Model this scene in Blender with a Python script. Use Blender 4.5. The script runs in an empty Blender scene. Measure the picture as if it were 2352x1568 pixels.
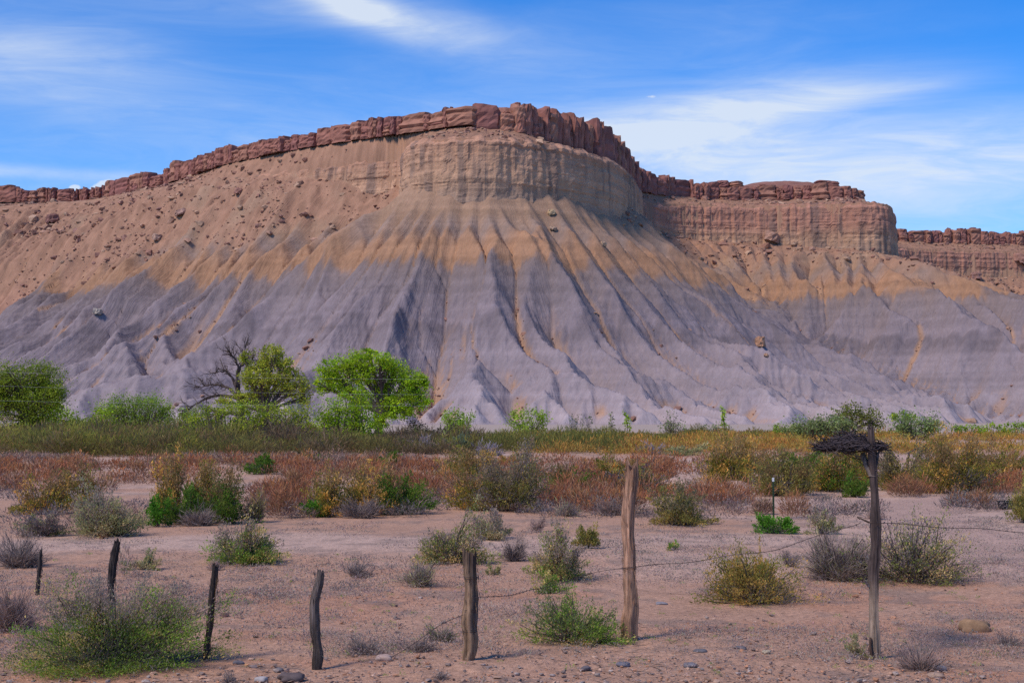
import bpy, math, random
import numpy as np
from mathutils import Vector

random.seed(11)
rng = np.random.default_rng(11)
scene = bpy.context.scene
COL = scene.collection

# ------------------------------------------------------------------ camera
CAM_H = 3.2
FPX = 3267.0                      # focal length in units of a 2352 px wide frame (50 mm on 36 mm)
PITCH = math.atan(176.0 / FPX)
cam_data = bpy.data.cameras.new('camera')
cam = bpy.data.objects.new('camera', cam_data)
COL.objects.link(cam)
cam_data.lens = 50.0
cam_data.sensor_width = 36.0
cam_data.clip_start = 0.5
cam_data.clip_end = 30000
cam.location = (0, 0, CAM_H)
cam.rotation_euler = (math.pi / 2 + PITCH, 0, 0)
scene.camera = cam

# ------------------------------------------------------------------ sun, exposure
SUN_EL, SUN_AZ = 50.0, 231.0      # azimuth clockwise from +Y
sun_dir = Vector((math.sin(math.radians(SUN_AZ)) * math.cos(math.radians(SUN_EL)),
                  math.cos(math.radians(SUN_AZ)) * math.cos(math.radians(SUN_EL)),
                  math.sin(math.radians(SUN_EL))))
sd_ = bpy.data.lights.new('sun', 'SUN')
sun = bpy.data.objects.new('sun', sd_)
COL.objects.link(sun)
sd_.energy = 2.8
sd_.angle = math.radians(15)
sd_.color = (1.0, 0.875, 0.76)
sun.rotation_euler = sun_dir.to_track_quat('Z', 'Y').to_euler()
scene.view_settings.view_transform = 'Standard'
scene.view_settings.look = 'None'
scene.view_settings.gamma = 1.0
scene.view_settings.use_curve_mapping = False
scene.view_settings.exposure = 0.33
scene.render.engine = 'CYCLES'
scene.cycles.use_denoising = False
scene.cycles.max_bounces = 6
scene.cycles.diffuse_bounces = 3
scene.cycles.transparent_max_bounces = 4
scene.cycles.use_adaptive_sampling = True
scene.cycles.adaptive_threshold = 0.008

# ------------------------------------------------------------------ world: sky with cirrus
world = bpy.data.worlds.new('World')
scene.world = world
world.use_nodes = True
wt = world.node_tree
wt.nodes.clear()


class NB:
    """small helper to write node graphs"""
    def __init__(self, tree):
        self.t = tree

    def n(self, kind, **kw):
        nd = self.t.nodes.new(kind)
        for k, v in kw.items():
            setattr(nd, k, v)
        return nd

    def link(self, a, b):
        self.t.links.new(a, b)

    def put(self, sock, v):
        if isinstance(v, bpy.types.NodeSocket):
            self.t.links.new(v, sock)
        elif v is not None:
            sock.default_value = v

    def m(self, op, a, b=None, c=None, clamp=False):
        nd = self.n('ShaderNodeMath', operation=op, use_clamp=clamp)
        for i, v in enumerate((a, b, c)):
            self.put(nd.inputs[i], v)
        return nd.outputs[0]

    def vm(self, op, a, b=None, scale=None):
        nd = self.n('ShaderNodeVectorMath', operation=op)
        self.put(nd.inputs[0], a)
        self.put(nd.inputs[1], b)
        if scale is not None:
            self.put(nd.inputs[3], scale)
        return nd.outputs[0]

    def noise(self, vec, scale, detail=4, rough=0.55, dist=0.0, out=0):
        nd = self.n('ShaderNodeTexNoise')
        if vec is not None:
            self.link(vec, nd.inputs['Vector'])
        self.put(nd.inputs['Scale'], scale)
        nd.inputs['Detail'].default_value = detail
        nd.inputs['Roughness'].default_value = rough
        nd.inputs['Distortion'].default_value = dist
        return nd.outputs[out]

    def remap(self, v, a, b, c=0.0, d=1.0, smooth=True):
        nd = self.n('ShaderNodeMapRange')
        nd.interpolation_type = 'SMOOTHSTEP' if smooth else 'LINEAR'
        nd.clamp = True
        self.put(nd.inputs[0], v)
        for i, x in enumerate((a, b, c, d)):
            self.put(nd.inputs[i + 1], x)
        return nd.outputs[0]

    def mix(self, f, a, b, blend='MIX'):
        nd = self.n('ShaderNodeMix', data_type='RGBA', blend_type=blend)
        self.put(nd.inputs['Factor'], f)
        for s, v in ((nd.inputs[6], a), (nd.inputs[7], b)):
            if isinstance(v, (tuple, list)):
                s.default_value = (v[0], v[1], v[2], 1)
            else:
                self.put(s, v)
        return nd.outputs[2]


w = NB(wt)
sky = w.n('ShaderNodeTexSky')
sky.sky_type = 'NISHITA'
sky.sun_disc = False
sky.sun_elevation = math.radians(SUN_EL)
sky.sun_rotation = math.radians(SUN_AZ)
sky.altitude = 1400
sky.air_density = 1.0
sky.dust_density = 0.25
sky.ozone_density = 3.0
hs = w.n('ShaderNodeHueSaturation')
hs.inputs['Saturation'].default_value = 1.35
w.link(sky.outputs[0], hs.inputs['Color'])
gen = w.n('ShaderNodeTexCoord').outputs['Generated']
sep = w.n('ShaderNodeSeparateXYZ')
w.link(gen, sep.inputs[0])
dx, dy, dz = sep.outputs
front = w.remap(dy, 0.05, 0.3)
dyc = w.m('MAXIMUM', dy, 0.05)
ca = w.m('DIVIDE', dx, dyc)              # tangent-plane coordinates of the sky ahead
ce = w.m('DIVIDE', dz, dyc)
# streaky cirrus noise, laid along gently rising streaks
mp = w.n('ShaderNodeMapping')
mp.inputs['Rotation'].default_value = (0, math.radians(9), 0)
mp.inputs['Scale'].default_value = (1.6, 1.6, 9.0)
w.link(gen, mp.inputs[0])
warp = w.noise(mp.outputs[0], 1.3, 3, 0.5, 0, 1)
wv = w.vm('ADD', mp.outputs[0], w.vm('SCALE', warp, None, 0.9))
streak = w.noise(wv, 2.2, 7, 0.62, 0.3)
soft = w.noise(mp.outputs[0], 1.1, 3, 0.5, 0.2)
cover = w.m('MULTIPLY', w.remap(soft, 0.42, 0.78), 0.34)


def bank(u, v, su, sv, tilt, amp):
    """a bank of high cloud ahead, centre and half sizes given as tangents"""
    a0, e0 = (u - 1176) / FPX, (960 - v) / FPX
    ct, st = math.cos(math.radians(tilt)), math.sin(math.radians(tilt))
    x = w.m('SUBTRACT', ca, a0)
    y = w.m('SUBTRACT', ce, e0)
    xr = w.m('ADD', w.m('MULTIPLY', x, ct * FPX / su), w.m('MULTIPLY', y, st * FPX / su))
    yr = w.m('SUBTRACT', w.m('MULTIPLY', y, ct * FPX / sv), w.m('MULTIPLY', x, st * FPX / sv))
    r = w.m('ADD', w.m('MULTIPLY', xr, xr), w.m('MULTIPLY', yr, yr))
    g = w.m('POWER', 2.718, w.m('MULTIPLY', r, -1.0))
    return w.m('MULTIPLY', w.m('MULTIPLY', g, amp), front)


banks = None
for b in [(2080, 385, 950, 115, 3, 1.1), (1560, 262, 430, 50, 9, 0.8), (1500, 330, 360, 70, 6, 0.5),
          (1900, 235, 260, 26, 10, 0.4), (60, 130, 330, 95, -6, 0.6), (820, 10, 170, 34, -22, 0.75),
          (1000, 60, 300, 50, -12, 0.35), (500, 330, 700, 130, 2, 0.22), (120, 395, 420, 14, -3, 0.45),
          (2250, 470, 400, 60, 0, 0.35), (1000, 200, 900, 150, 4, 0.16)]:
    g = bank(*b)
    banks = g if banks is None else w.m('ADD', banks, g)
texd = w.m('MULTIPLY', w.remap(streak, 0.3, 0.7, 0.4, 1.3, False), w.remap(w.noise(wv, 9.0, 5, 0.65, 0.4), 0.3, 0.7, 0.75, 1.2, False))
puffs = None
pn = w.noise(gen, 60, 5, 0.6)
for b in [(163, 428, 17, 9, 0, 1.0), (235, 428, 46, 18, 14, 1.1), (1500, 216, 40, 7, 0, .55), (1580, 221, 38, 6, 0, .55),
          (2230, 436, 17, 8, 0, .6), (2330, 434, 16, 7, 0, .55)]:
    g = bank(*b)
    puffs = g if puffs is None else w.m('MAXIMUM', puffs, g)
puff = w.remap(w.m('ADD', puffs, w.m('MULTIPLY', w.m('SUBTRACT', pn, 0.5), 1.1)), 0.35, 0.75)
puff = w.m('MULTIPLY', w.m('MULTIPLY', puff, .8), w.remap(puffs, 0.05, 0.3))
cir = w.m('MULTIPLY', w.m('ADD', banks, cover), texd, clamp=True)
cir = w.m('MULTIPLY', cir, 0.86)
cloud = w.m('MAXIMUM', cir, puff, clamp=True)
tint = w.mix(1.0, hs.outputs[0], (0.52, 0.92, 1.24), 'MULTIPLY')
skyc = w.mix(cloud, tint, (5.0, 5.5, 6.1))
bg = w.n('ShaderNodeBackground')
bg.inputs['Strength'].default_value = 0.12
w.link(skyc, bg.inputs['Color'])
wo = w.n('ShaderNodeOutputWorld')
w.link(bg.outputs[0], wo.inputs[0])


# ------------------------------------------------------------------ helpers
def ray(u, v):
    x, y, z = (u - 1176) / FPX, 1.0, (784 - v) / FPX
    c, s = math.cos(PITCH), math.sin(PITCH)
    return np.array((x, y * c - z * s, y * s + z * c))


def ground_at(u, v):
    d = ray(u, v)
    t = CAM_H / -d[2]
    return d[0] * t, d[1] * t


def lin(r, g, b):
    f = lambda c: (c / 255 / 12.92) if c <= 10 else ((c / 255 + 0.055) / 1.055) ** 2.4
    return np.array((f(r), f(g), f(b)))


def _h(ix, iy, seed):
    h = (ix.astype(np.uint32) * np.uint32(374761393) + iy.astype(np.uint32) * np.uint32(668265263)
         + np.uint32((seed * 2246822519) & 0xffffffff))
    h = (h ^ (h >> np.uint32(13))) * np.uint32(1274126177)
    h = (h ^ (h >> np.uint32(15))) * np.uint32(2246822519)
    return (h ^ (h >> np.uint32(16))).astype(np.float64) / 4294967296.0


def vnoise(x, y, seed=0):
    """value noise in -1..1"""
    x, y = np.asarray(x, float), np.asarray(y, float)
    fx, fy = np.floor(x), np.floor(y)
    ix, iy = fx.astype(np.int64), fy.astype(np.int64)
    tx, ty = x - fx, y - fy
    tx = tx * tx * tx * (tx * (tx * 6 - 15) + 10)
    ty = ty * ty * ty * (ty * (ty * 6 - 15) + 10)
    a, b = _h(ix, iy, seed), _h(ix + 1, iy, seed)
    c, d = _h(ix, iy + 1, seed), _h(ix + 1, iy + 1, seed)
    return 2 * (a + (b - a) * tx + (c - a + (a - b - c + d) * tx) * ty) - 1


def fbm(x, y, seed=0, octv=4, gain=0.5):
    s, a, n = 0.0, 1.0, 0.0
    for i in range(octv):
        s = s + a * vnoise(np.asarray(x) * 2 ** i + 17.3 * i, np.asarray(y) * 2 ** i - 9.1 * i, seed + i * 31)
        n += a
        a *= gain
    return s / n


def sstep(x, a, b):
    t = np.clip((x - a) / (b - a), 0, 1)
    return t * t * (3 - 2 * t)


def build(name, V, F, mat, parent=None, col=None, smooth=False, vec=None):
    """one mesh object from arrays (F: n x 3 or n x 4)"""
    V = np.asarray(V, np.float32).reshape(-1, 3)
    F = np.asarray(F, np.int32)
    me = bpy.data.meshes.new(name)
    me.vertices.add(len(V))
    me.vertices.foreach_set('co', V.ravel())
    k = F.shape[1]
    me.loops.add(F.size)
    me.loops.foreach_set('vertex_index', F.ravel())
    me.polygons.add(len(F))
    me.polygons.foreach_set('loop_start', np.arange(0, F.size, k, dtype=np.int32))
    me.polygons.foreach_set('loop_total', np.full(len(F), k, np.int32))
    me.polygons.foreach_set('use_smooth', np.full(len(F), smooth, bool))
    me.update(calc_edges=True)
    if col is not None:
        ca_ = me.color_attributes.new('Col', 'FLOAT_COLOR', 'POINT')
        c4 = np.ones((len(V), 4), np.float32)
        c4[:, :3] = col
        ca_.data.foreach_set('color', c4.ravel())
    if vec is not None:
        va_ = me.attributes.new('run', 'FLOAT_VECTOR', 'POINT')
        va_.data.foreach_set('vector', np.asarray(vec, np.float32).ravel())
    me.materials.append(mat)
    o = bpy.data.objects.new(name, me)
    COL.objects.link(o)
    o.parent = parent
    return o


def tag(o, label=None, cat=None, group=None, kind=None):
    if label:
        o['label'] = label
    if cat:
        o['category'] = cat
    if group:
        o['group'] = group
    if kind:
        o['kind'] = kind
    return o


def empty(name, loc, rz=0.0):
    e = bpy.data.objects.new(name, None)
    COL.objects.link(e)
    e.location = loc
    e.rotation_euler = (0, 0, rz)
    e.empty_display_size = 0.2
    return e


class Geo:
    """collects quads"""
    def __init__(self):
        self.V, self.F, self.C, self.n = [], [], [], 0

    def add(self, V, F, C):
        V = np.asarray(V, float).reshape(-1, 3)
        C = np.asarray(C, float)
        if C.ndim == 1:
            C = np.tile(C, (len(V), 1))
        self.V.append(V)
        self.F.append(np.asarray(F, np.int64) + self.n)
        self.C.append(C)
        self.n += len(V)

    def blades(self, P, D, L, W, C, C2=None):
        """slim leaves of one face each: base P, unit direction D, length L, half width W, colour C (n x 3), tip colour C2"""
        P, D = np.asarray(P, float), np.asarray(D, float)
        n = len(P)
        L = np.broadcast_to(np.asarray(L, float), (n,))[:, None]
        W = np.broadcast_to(np.asarray(W, float), (n,))[:, None]
        S = np.cross(D, rng.normal(size=(n, 3)))
        S /= np.linalg.norm(S, axis=1, keepdims=True) + 1e-9
        M = P + D * L * 0.5
        V = np.stack([P - S * W * .45, M + S * W * 1.7, P + D * L], 1).reshape(-1, 3)
        F = np.arange(3 * n).reshape(n, 3)
        C = np.broadcast_to(np.asarray(C, float), (n, 3))
        C2 = C if C2 is None else np.broadcast_to(np.asarray(C2, float), (n, 3))
        CC = np.stack([C, (C + C2) / 2, C2], 1).reshape(-1, 3)
        self.add(V, F, CC)

    def tube(self, P, R, C, sides=4):
        P = np.asarray(P, float)
        m = len(P)
        R = np.broadcast_to(np.asarray(R, float), (m,))
        T = np.gradient(P, axis=0)
        T /= np.linalg.norm(T, axis=1, keepdims=True) + 1e-9
        ref = np.array((1.0, 0.0, 0.0)) if abs(T[:, 0]).mean() < 0.8 else np.array((0.0, 1.0, 0.0))
        A = np.cross(T, ref)
        A /= np.linalg.norm(A, axis=1, keepdims=True) + 1e-9
        B = np.cross(T, A)
        th = np.arange(sides) * 2 * math.pi / sides
        V = (P[:, None] + R[:, None, None] * (A[:, None] * np.cos(th)[None, :, None] + B[:, None] * np.sin(th)[None, :, None])).reshape(-1, 3)
        i = np.arange(m - 1)[:, None] * sides
        j = np.arange(sides)[None]
        k = (j + 1) % sides
        F = np.stack([i + j, i + k, i + sides + k, i + sides + j], -1).reshape(-1, 4)
        self.add(V, F, C)

    def make(self, name, mat, parent=None, smooth=False):
        return build(name, np.concatenate(self.V), np.concatenate(self.F), mat, parent, np.concatenate(self.C), smooth)


def unit(a):
    return a / (np.linalg.norm(a, axis=-1, keepdims=True) + 1e-9)


def bez(a, b, c, n=7):
    t = np.linspace(0, 1, n)[:, None]
    return (1 - t) ** 2 * np.asarray(a) + 2 * t * (1 - t) * np.asarray(b) + t ** 2 * np.asarray(c)


# ------------------------------------------------------------------ materials
def material(name):
    m = bpy.data.materials.new(name)
    m.use_nodes = True
    t = m.node_tree
    b = NB(t)
    p = t.nodes['Principled BSDF']
    p.inputs['Specular IOR Level'].default_value = 0.15
    p.inputs['Roughness'].default_value = 0.95
    return m, b, p


def attr_color(b):
    a = b.n('ShaderNodeAttribute')
    a.attribute_name = 'Col'
    return a.outputs['Color']


def coords(b, kind='Object'):
    return b.n('ShaderNodeTexCoord').outputs[kind]


def world_pos(b):
    return b.n('ShaderNodeNewGeometry').outputs['Position']


def leaf_material(name, trans=0.35):
    m, b, p = material(name)
    c = attr_color(b)
    b.link(c, p.inputs['Base Color'])
    tr = b.n('ShaderNodeBsdfTranslucent')
    b.link(c, tr.inputs[0])
    mx = b.n('ShaderNodeMixShader')
    mx.inputs[0].default_value = trans
    b.link(p.outputs[0], mx.inputs[1])
    b.link(tr.outputs[0], mx.inputs[2])
    b.link(mx.outputs[0], m.node_tree.nodes['Material Output'].inputs[0])
    return m


def col_material(name, scale=3.0, amt=0.35, bump=0.3, stretch=(1, 1, 1), bscale=8.0, bdist=0.05):
    """attribute colour broken up by fine procedural grain and relief"""
    m, b, p = material(name)
    mpn = b.n('ShaderNodeMapping')
    mpn.inputs['Scale'].default_value = stretch
    b.link(coords(b), mpn.inputs[0])
    v = mpn.outputs[0]
    n1 = b.noise(v, scale, 6, 0.65)
    f = b.remap(n1, 0.25, 0.75, 1 - amt, 1 + amt, False)
    c = b.vm('SCALE', attr_color(b), None, f)
    b.link(c, p.inputs['Base Color'])
    n2 = b.noise(v, bscale, 6, 0.65)
    bp = b.n('ShaderNodeBump')
    bp.inputs['Strength'].default_value = bump
    bp.inputs['Distance'].default_value = bdist
    b.link(n2, bp.inputs['Height'])
    b.link(bp.outputs[0], p.inputs['Normal'])
    return m


M_LEAF = leaf_material('leaf', 0.42)
M_TWIG = leaf_material('dry_twig', 0.2)
M_BARK = col_material('bark', 6, 0.35, 0.5, (1, 1, 0.3), 20, 0.02)
# ------------------------------------------------------------------ the mesa: plan lines
# tan cliff line: x, y, foot height, slope width, height above which rubble covers the slope
TL = np.array([
    (-700, 1345, 196, 300, 40), (-560, 1310, 196, 300, 50), (-470, 1292, 196, 295, 66), (-385, 1262, 196, 295, 92),
    (-305, 1186, 195, 290, 128), (-245, 1118, 190, 285, 140), (-165, 1056, 185, 285, 146), (-104, 1016, 172, 272, 148),
    (-80, 1006, 168, 266, 148), (-75, 1002, 166, 262, 148), (-73, 975, 166, 252, 150), (-71, 948, 163, 240, 165), (-50, 931, 158, 232, 165), (-15, 926, 155, 228, 165), (22, 946, 155, 230, 165),
    (52, 978, 156, 235, 158), (78, 1020, 157, 250, 150), (98, 1100, 160, 265, 143), (108, 1190, 163, 290, 142), (135, 1248, 166, 350, 138),
    (200, 1268, 160, 400, 138), (270, 1260, 156, 420, 140), (318, 1248, 154, 420, 136), (340, 1262, 147, 420, 112),
    (362, 1340, 150, 400, 92), (385, 1480, 160, 380, 84), (425, 1580, 165, 300, 78), (500, 1606, 165, 300, 75), (620, 1625, 165, 300, 70), (800, 1650, 165, 300, 70)], float)
# cap rock line: x, y, foot height, top height
CL = np.array([
    (-700, 1375, 207, 219.5), (-480, 1322, 204, 219.5), (-380, 1326, 204, 218.5), (-372, 1298, 204, 219.5), (-296, 1220, 204, 219.5), (-288, 1206, 204, 219),
    (-240, 1142, 204, 219.5), (-232, 1128, 204, 218.5), (-167, 1069, 205, 219.5), (-104, 1020, 204, 219.5), (-54, 988, 204, 218), (-34, 966, 202, 219.5),
    (4, 969, 200, 219.5), (18, 981, 197, 219.5), (44, 1016, 193, 219.5), (63, 1040, 191, 219.5), (81, 1083, 190, 219.5), (97, 1155, 192, 219.5),
    (112, 1228, 200, 219.5), (165, 1290, 203, 219.5), (250, 1310, 205, 218.5), (300, 1300, 205, 217.5), (322, 1306, 205, 215.5), (345, 1390, 205, 217.5),
    (372, 1500, 205, 218.5), (415, 1606, 205, 218.5), (500, 1634, 205, 220.5), (620, 1655, 205, 221.5), (800, 1680, 205, 219.5)], float)


def chaikin(P, it):
    for _ in range(it):
        a, b = P[:-1], P[1:]
        Q = np.empty((2 * len(a), P.shape[1]))
        Q[0::2] = a * 0.8 + b * 0.2
        Q[1::2] = a * 0.2 + b * 0.8
        P = np.vstack([P[:1], Q, P[-1:]])
    return P


TLs, CLs = chaikin(TL, 3), chaikin(CL, 1)
_seg = np.hypot(np.diff(TLs[:, 0]), np.diff(TLs[:, 1]))
_xm = (TLs[1:, 0] + TLs[:-1, 0]) / 2
_seg = _seg * (1 + 1.1 * np.exp(-((_xm + 15) / 62) ** 4) * (TLs[1:, 1] < 1000) + 0.9 * np.exp(-((_xm - 322) / 24) ** 2) * (TLs[1:, 1] < 1300))   # spurs crowd where the cliff turns
TLs = np.column_stack([TLs, np.r_[0, np.cumsum(_seg)]])   # + running length


def line_dist(X, Y, P):
    """distance to the polyline (positive in front of it) and its interpolated vertex values"""
    best = np.full(X.shape, 1e18)
    val = [np.zeros(X.shape) for _ in range(P.shape[1] - 2)]
    for a, b in zip(P[:-1], P[1:]):
        ex, ey = b[0] - a[0], b[1] - a[1]
        t = np.clip(((X - a[0]) * ex + (Y - a[1]) * ey) / (ex * ex + ey * ey), 0, 1)
        d = (X - a[0] - t * ex) ** 2 + (Y - a[1] - t * ey) ** 2
        m = d < best
        best[m] = d[m]
        for k in range(len(val)):
            val[k][m] = (a[2 + k] + (b[2 + k] - a[2 + k]) * t)[m]
    inside = np.zeros(X.shape, bool)
    poly = [tuple(p[:2]) for p in P] + [(P[-1][0], 3000), (P[0][0], 3000)]
    for (x1, y1), (x2, y2) in zip(poly, poly[1:] + poly[:1]):
        if y1 != y2:
            c = ((y1 > Y) != (y2 > Y)) & (X < (x2 - x1) * (Y - y1) / (y2 - y1) + x1)
            inside ^= c
    return np.where(inside, -1, 1) * np.sqrt(best), val


DX = 1.25
GX0, GX1, GY0, GY1 = -620.0, 720.0, 640.0, 1740.0
NX, NY = int((GX1 - GX0) / DX) + 1, int((GY1 - GY0) / DX) + 1
gx = GX0 + np.arange(NX) * DX
gy = GY0 + np.arange(NY) * DX
X, Y = np.meshgrid(gx, gy)
cx, cy = np.arange(GX0 - 8, GX1 + 12, 5.0), np.arange(GY0 - 8, GY1 + 12, 5.0)
CX, CY = np.meshgrid(cx, cy)


def upsample(A):
    fx, fy = (gx - cx[0]) / 5.0, (gy - cy[0]) / 5.0
    ix, iy = fx.astype(int), fy.astype(int)
    tx, ty = (fx - ix)[None], (fy - iy)[:, None]
    R0 = A[iy][:, ix] * (1 - tx) + A[iy][:, ix + 1] * tx
    R1 = A[iy + 1][:, ix] * (1 - tx) + A[iy + 1][:, ix + 1] * tx
    return R0 * (1 - ty) + R1 * ty


dT, vT = line_dist(CX, CY, TLs)
dC, vC = line_dist(CX, CY, CLs)


def blur(A, n):
    for _ in range(n):
        A = (A + np.roll(A, 1, 0) + np.roll(A, -1, 0) + np.roll(A, 1, 1) + np.roll(A, -1, 1)) / 5
    return A


dT, dC = upsample(dT), upsample(dC)
zfoot, wid, zlim = (upsample(blur(a, 6)) for a in vT[:3])
srun = upsample(blur(vT[3], 2))
cfoot, ctop = (upsample(blur(a, 3)) for a in vC)

n25 = fbm(X / 34, Y / 34, 3, 4)
tt = np.clip((dT + 7 * fbm(X / 60, Y / 60, 5, 2)) / wid, 0, 1.2)
slope = zfoot * np.clip(1 - tt, 0, 1) ** 1.08
# the shale is ribbed: spurs fan out from the cliff foot, sharp crests between V gullies; a little relief seeds the finer rills
n5 = fbm(X / 7, Y / 7, 9, 3)


def ribs(period, seed, wob, amp_var=.5):
    ph = srun / period + 0.55 * vnoise(srun / (2.3 * period), dT / 400, seed) + wob * fbm(srun / (1.7 * period), dT / 52, seed + 1, 2) + 0.10 * n25 * (12 / period) ** .5
    cell = np.floor(ph).astype(np.int64)
    fr = ph - cell
    skew = 0.5 + 0.2 * (2 * _h(cell, cell * 0, seed) - 1)
    return np.where(fr < skew, fr / skew, (1 - fr) / (1 - skew)), 1 - amp_var / 2 + amp_var * _h(cell, cell * 0, seed + 2)


t1, a1 = ribs(18.0, 14, .40, .6)
t2, a2 = ribs(8.2, 24, .5, 1.0)
t3, a3 = ribs(4.2, 34, .55, 1.0)
spur = (12 + 28 * sstep(tt, 0.2, 0.7)) * sstep(tt, 0.0, 0.12) * a1 * (t1 - 0.60)
spur = spur + (2.6 + 6.0 * sstep(tt, .4, .8)) * a2 * (t2 - 0.55) * sstep(tt, 0.03, 0.3)
spur = spur + 3.0 * a3 * (t3 - 0.5) * sstep(tt, 0.5, 0.85)
z = slope + sstep(dT, 2, 25) * (spur * (1 - 0.55 * sstep(slope, zlim - 4, zlim + 16)) + (2.0 * n25 + 0.8 * n5) * sstep(slope, 1, 20))
z = np.where(z < 0.1, 0.0, z)
z = np.where(slope <= 0.01, 0.02 - 0.02 * n5, z)
active = (dT > 0) & (z > 0.15) & (np.abs(X) < 0.43 * Y + 25)
active[0] = active[-1] = False
active[:, 0] = active[:, -1] = False
talus = sstep(slope + 9 * n25 + 5 * n5, zlim - 5, zlim + 14)

idx = np.flatnonzero(active)
NA = len(idx)
loc = np.full(NX * NY, NA, np.int64)
loc[idx] = np.arange(NA)
OFF = [(-1, 0, 1.0), (1, 0, 1.0), (-NX, 0, 1.0), (NX, 0, 1.0), (-NX - 1, 0, 1.4142), (-NX + 1, 0, 1.4142), (NX - 1, 0, 1.4142), (NX + 1, 0, 1.4142)]
zf = z.ravel().copy()
big = dT.ravel() <= 0
zf[big] = 400.0                     # the cliff foot sheds no water onto the cliff
tal = talus.ravel()[idx]
SCRIT = (1.2 + 0.14 * vnoise(X / 40, Y / 40, 77)).ravel()[idx]
area = np.ones(NA + 1)
STEPS = 30
for it in range(STEPS):
    zi = zf[idx]
    best = np.zeros(NA)
    rec = idx.copy()
    rd = np.ones(NA)
    low = np.full(NA, 1e9)
    for o, _, dd in OFF:
        zn = zf[idx + o]
        s = (zi - zn) / dd
        m = s > best
        best[m] = s[m]
        rec[m] = (idx + o)[m]
        rd[m] = dd
        np.minimum(low, zn + SCRIT * dd * DX, out=low)
    if it >= STEPS // 4:            # facets never stand steeper than the shale can hold
        zf[idx] = np.minimum(zi, low)
    rl = loc[rec]
    rl[rec == idx] = NA
    # depth of each cell in the drainage tree
    ptr = np.append(rl, NA)
    dist = (ptr != NA).astype(np.int64)
    for _ in range(11):
        dist = dist + dist[ptr]
        ptr = ptr[ptr]
    order = np.argsort(dist[:NA], kind='stable')
    ds = dist[order]
    cuts = np.searchsorted(ds, np.arange(ds[-1] + 2))
    levels = [order[cuts[k]:cuts[k + 1]] for k in range(ds[-1] + 1)]
    area = np.full(NA + 1, DX * DX)
    for lv in levels[::-1]:
        np.add.at(area, rl[lv], area[lv])
    zc_ = zf[idx]
    strat = 1.0 - 0.45 * np.exp(-((zc_ - 103) / 6.0) ** 2) - 0.35 * np.exp(-((zc_ - 62) / 3.5) ** 2)
    K = 0.027 * strat * (1 - 0.72 * tal)
    Fk = K * np.sqrt(np.maximum(area[:NA] - 20.0, 0)) / (rd * DX)
    zr_fixed = zf[rec]
    for k, lv in enumerate(levels):
        r = rec[lv]
        zf[idx[lv]] = np.where(r == idx[lv], zf[idx[lv]], (zf[idx[lv]] + Fk[lv] * zf[r]) / (1 + Fk[lv]))
for it in range(14):
    zi = zf[idx]
    low = np.full(NA, 1e9)
    for o, _, dd in OFF:
        np.minimum(low, zf[idx + o] + SCRIT * dd * DX, out=low)
    zf[idx] = np.minimum(zi, low)
# light creep rounds the knife edges
for it in range(1):
    zi = zf[idx]
    acc = sum(np.minimum(zf[idx + o], zi + 3) for o, _, _d in OFF[:4])
    zf[idx] = zi * 0.72 + acc * 0.07
flow = np.zeros(NX * NY)
flow[idx] = area[:NA]
flow = flow.reshape(NY, NX)
zs = zf.reshape(NY, NX)
for _ in range(1):                  # soften the grid's stair steps
    zsm = (np.roll(zs, 1, 0) + np.roll(zs, -1, 0) + np.roll(zs, 1, 1) + np.roll(zs, -1, 1)) / 4
    zs = np.where(active & (np.abs(zsm - zs) < 4), zs * .75 + zsm * .25, zs)
# secondary ribs and rills on the flanks
fine = (1.1 * a2 * (t2 - .5) * sstep(tt, .04, .2) + 1.0 * a3 * (t3 - .5) * sstep(tt, .2, .5) + .5 * n5) * sstep(zs, 1.5, 9) * (1 - .7 * talus)
hq = dT / 6.0 - 3.4 * (1 - t1) + 1.2 * n25 + .5 * n5          # side rills running obliquely off every crest into its gully
her = np.abs(2 * (hq - np.floor(hq)) - 1)
hq2 = dT / 3.6 - 4.0 * (1 - t2) + .9 * n25 + .5 * n5
her2 = np.abs(2 * (hq2 - np.floor(hq2)) - 1)
fine = fine + (1.5 * (her - .5) * np.sqrt(np.clip(4 * t1 * (1 - t1), 0, 1)) + .9 * (her2 - .5) * np.clip(4 * t2 * (1 - t2), 0, 1)) * sstep(tt, .08, .3) * sstep(zs, 2, 12) * (1 - .8 * talus)
zs = np.where(active, zs + fine, zs)
# narrow channels along the drainage lines
zs = zs - np.where(active, 1.1 * np.clip(np.log(np.maximum(flow, 1) / 60.0), 0, 2.6) * sstep(zs, 1, 8) * (1 - .6 * talus), 0)
# bench above the tan cliff, then the plateau behind the cap rock
ztop = np.maximum(187.0 + 6 * sstep(X, 110, 160), zfoot)
ratio = np.clip(-dT / (np.abs(dT) + np.maximum(dC, 0) + 0.01), 0, 1)
bench = ztop + (cfoot - ztop) * ratio ** 1.1 + 1.2 * n5 * sstep(-dT, 1, 6)
knoll = 12 * np.exp(-(((X - 262) / 62) ** 2 + ((Y - 1350) / 30) ** 2)) * (1 + 0.25 * n25)
plate = ctop - 2.2 + knoll + 0.8 * n25
inside = np.where(dC < -5, plate, np.where(dC < 0, cfoot + 1.0, bench))
H = np.where(dT <= 0, inside, zs)
H = np.where((dT > 0) & ~active, 0.05 + 0.05 * n5 - 0.25 * sstep(dT, wid + 2, wid + 10), H)
# rubble texture of the talus, broken by thin ledges
rub = talus * sstep(dT, -2, 4)
lq = (H + 6 * n25) / 9.0
H = H + np.where(dT > 0, rub * 1.7 * np.abs(2 * (lq - np.floor(lq)) - 1) * sstep(fbm(X / 40, Y / 40, 23, 2), -.2, .3), 0)
H = H + np.where(dT > 0, rub * (1.3 * fbm(X / 5, Y / 5, 21, 3) + 1.4 * n5), 0)

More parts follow.
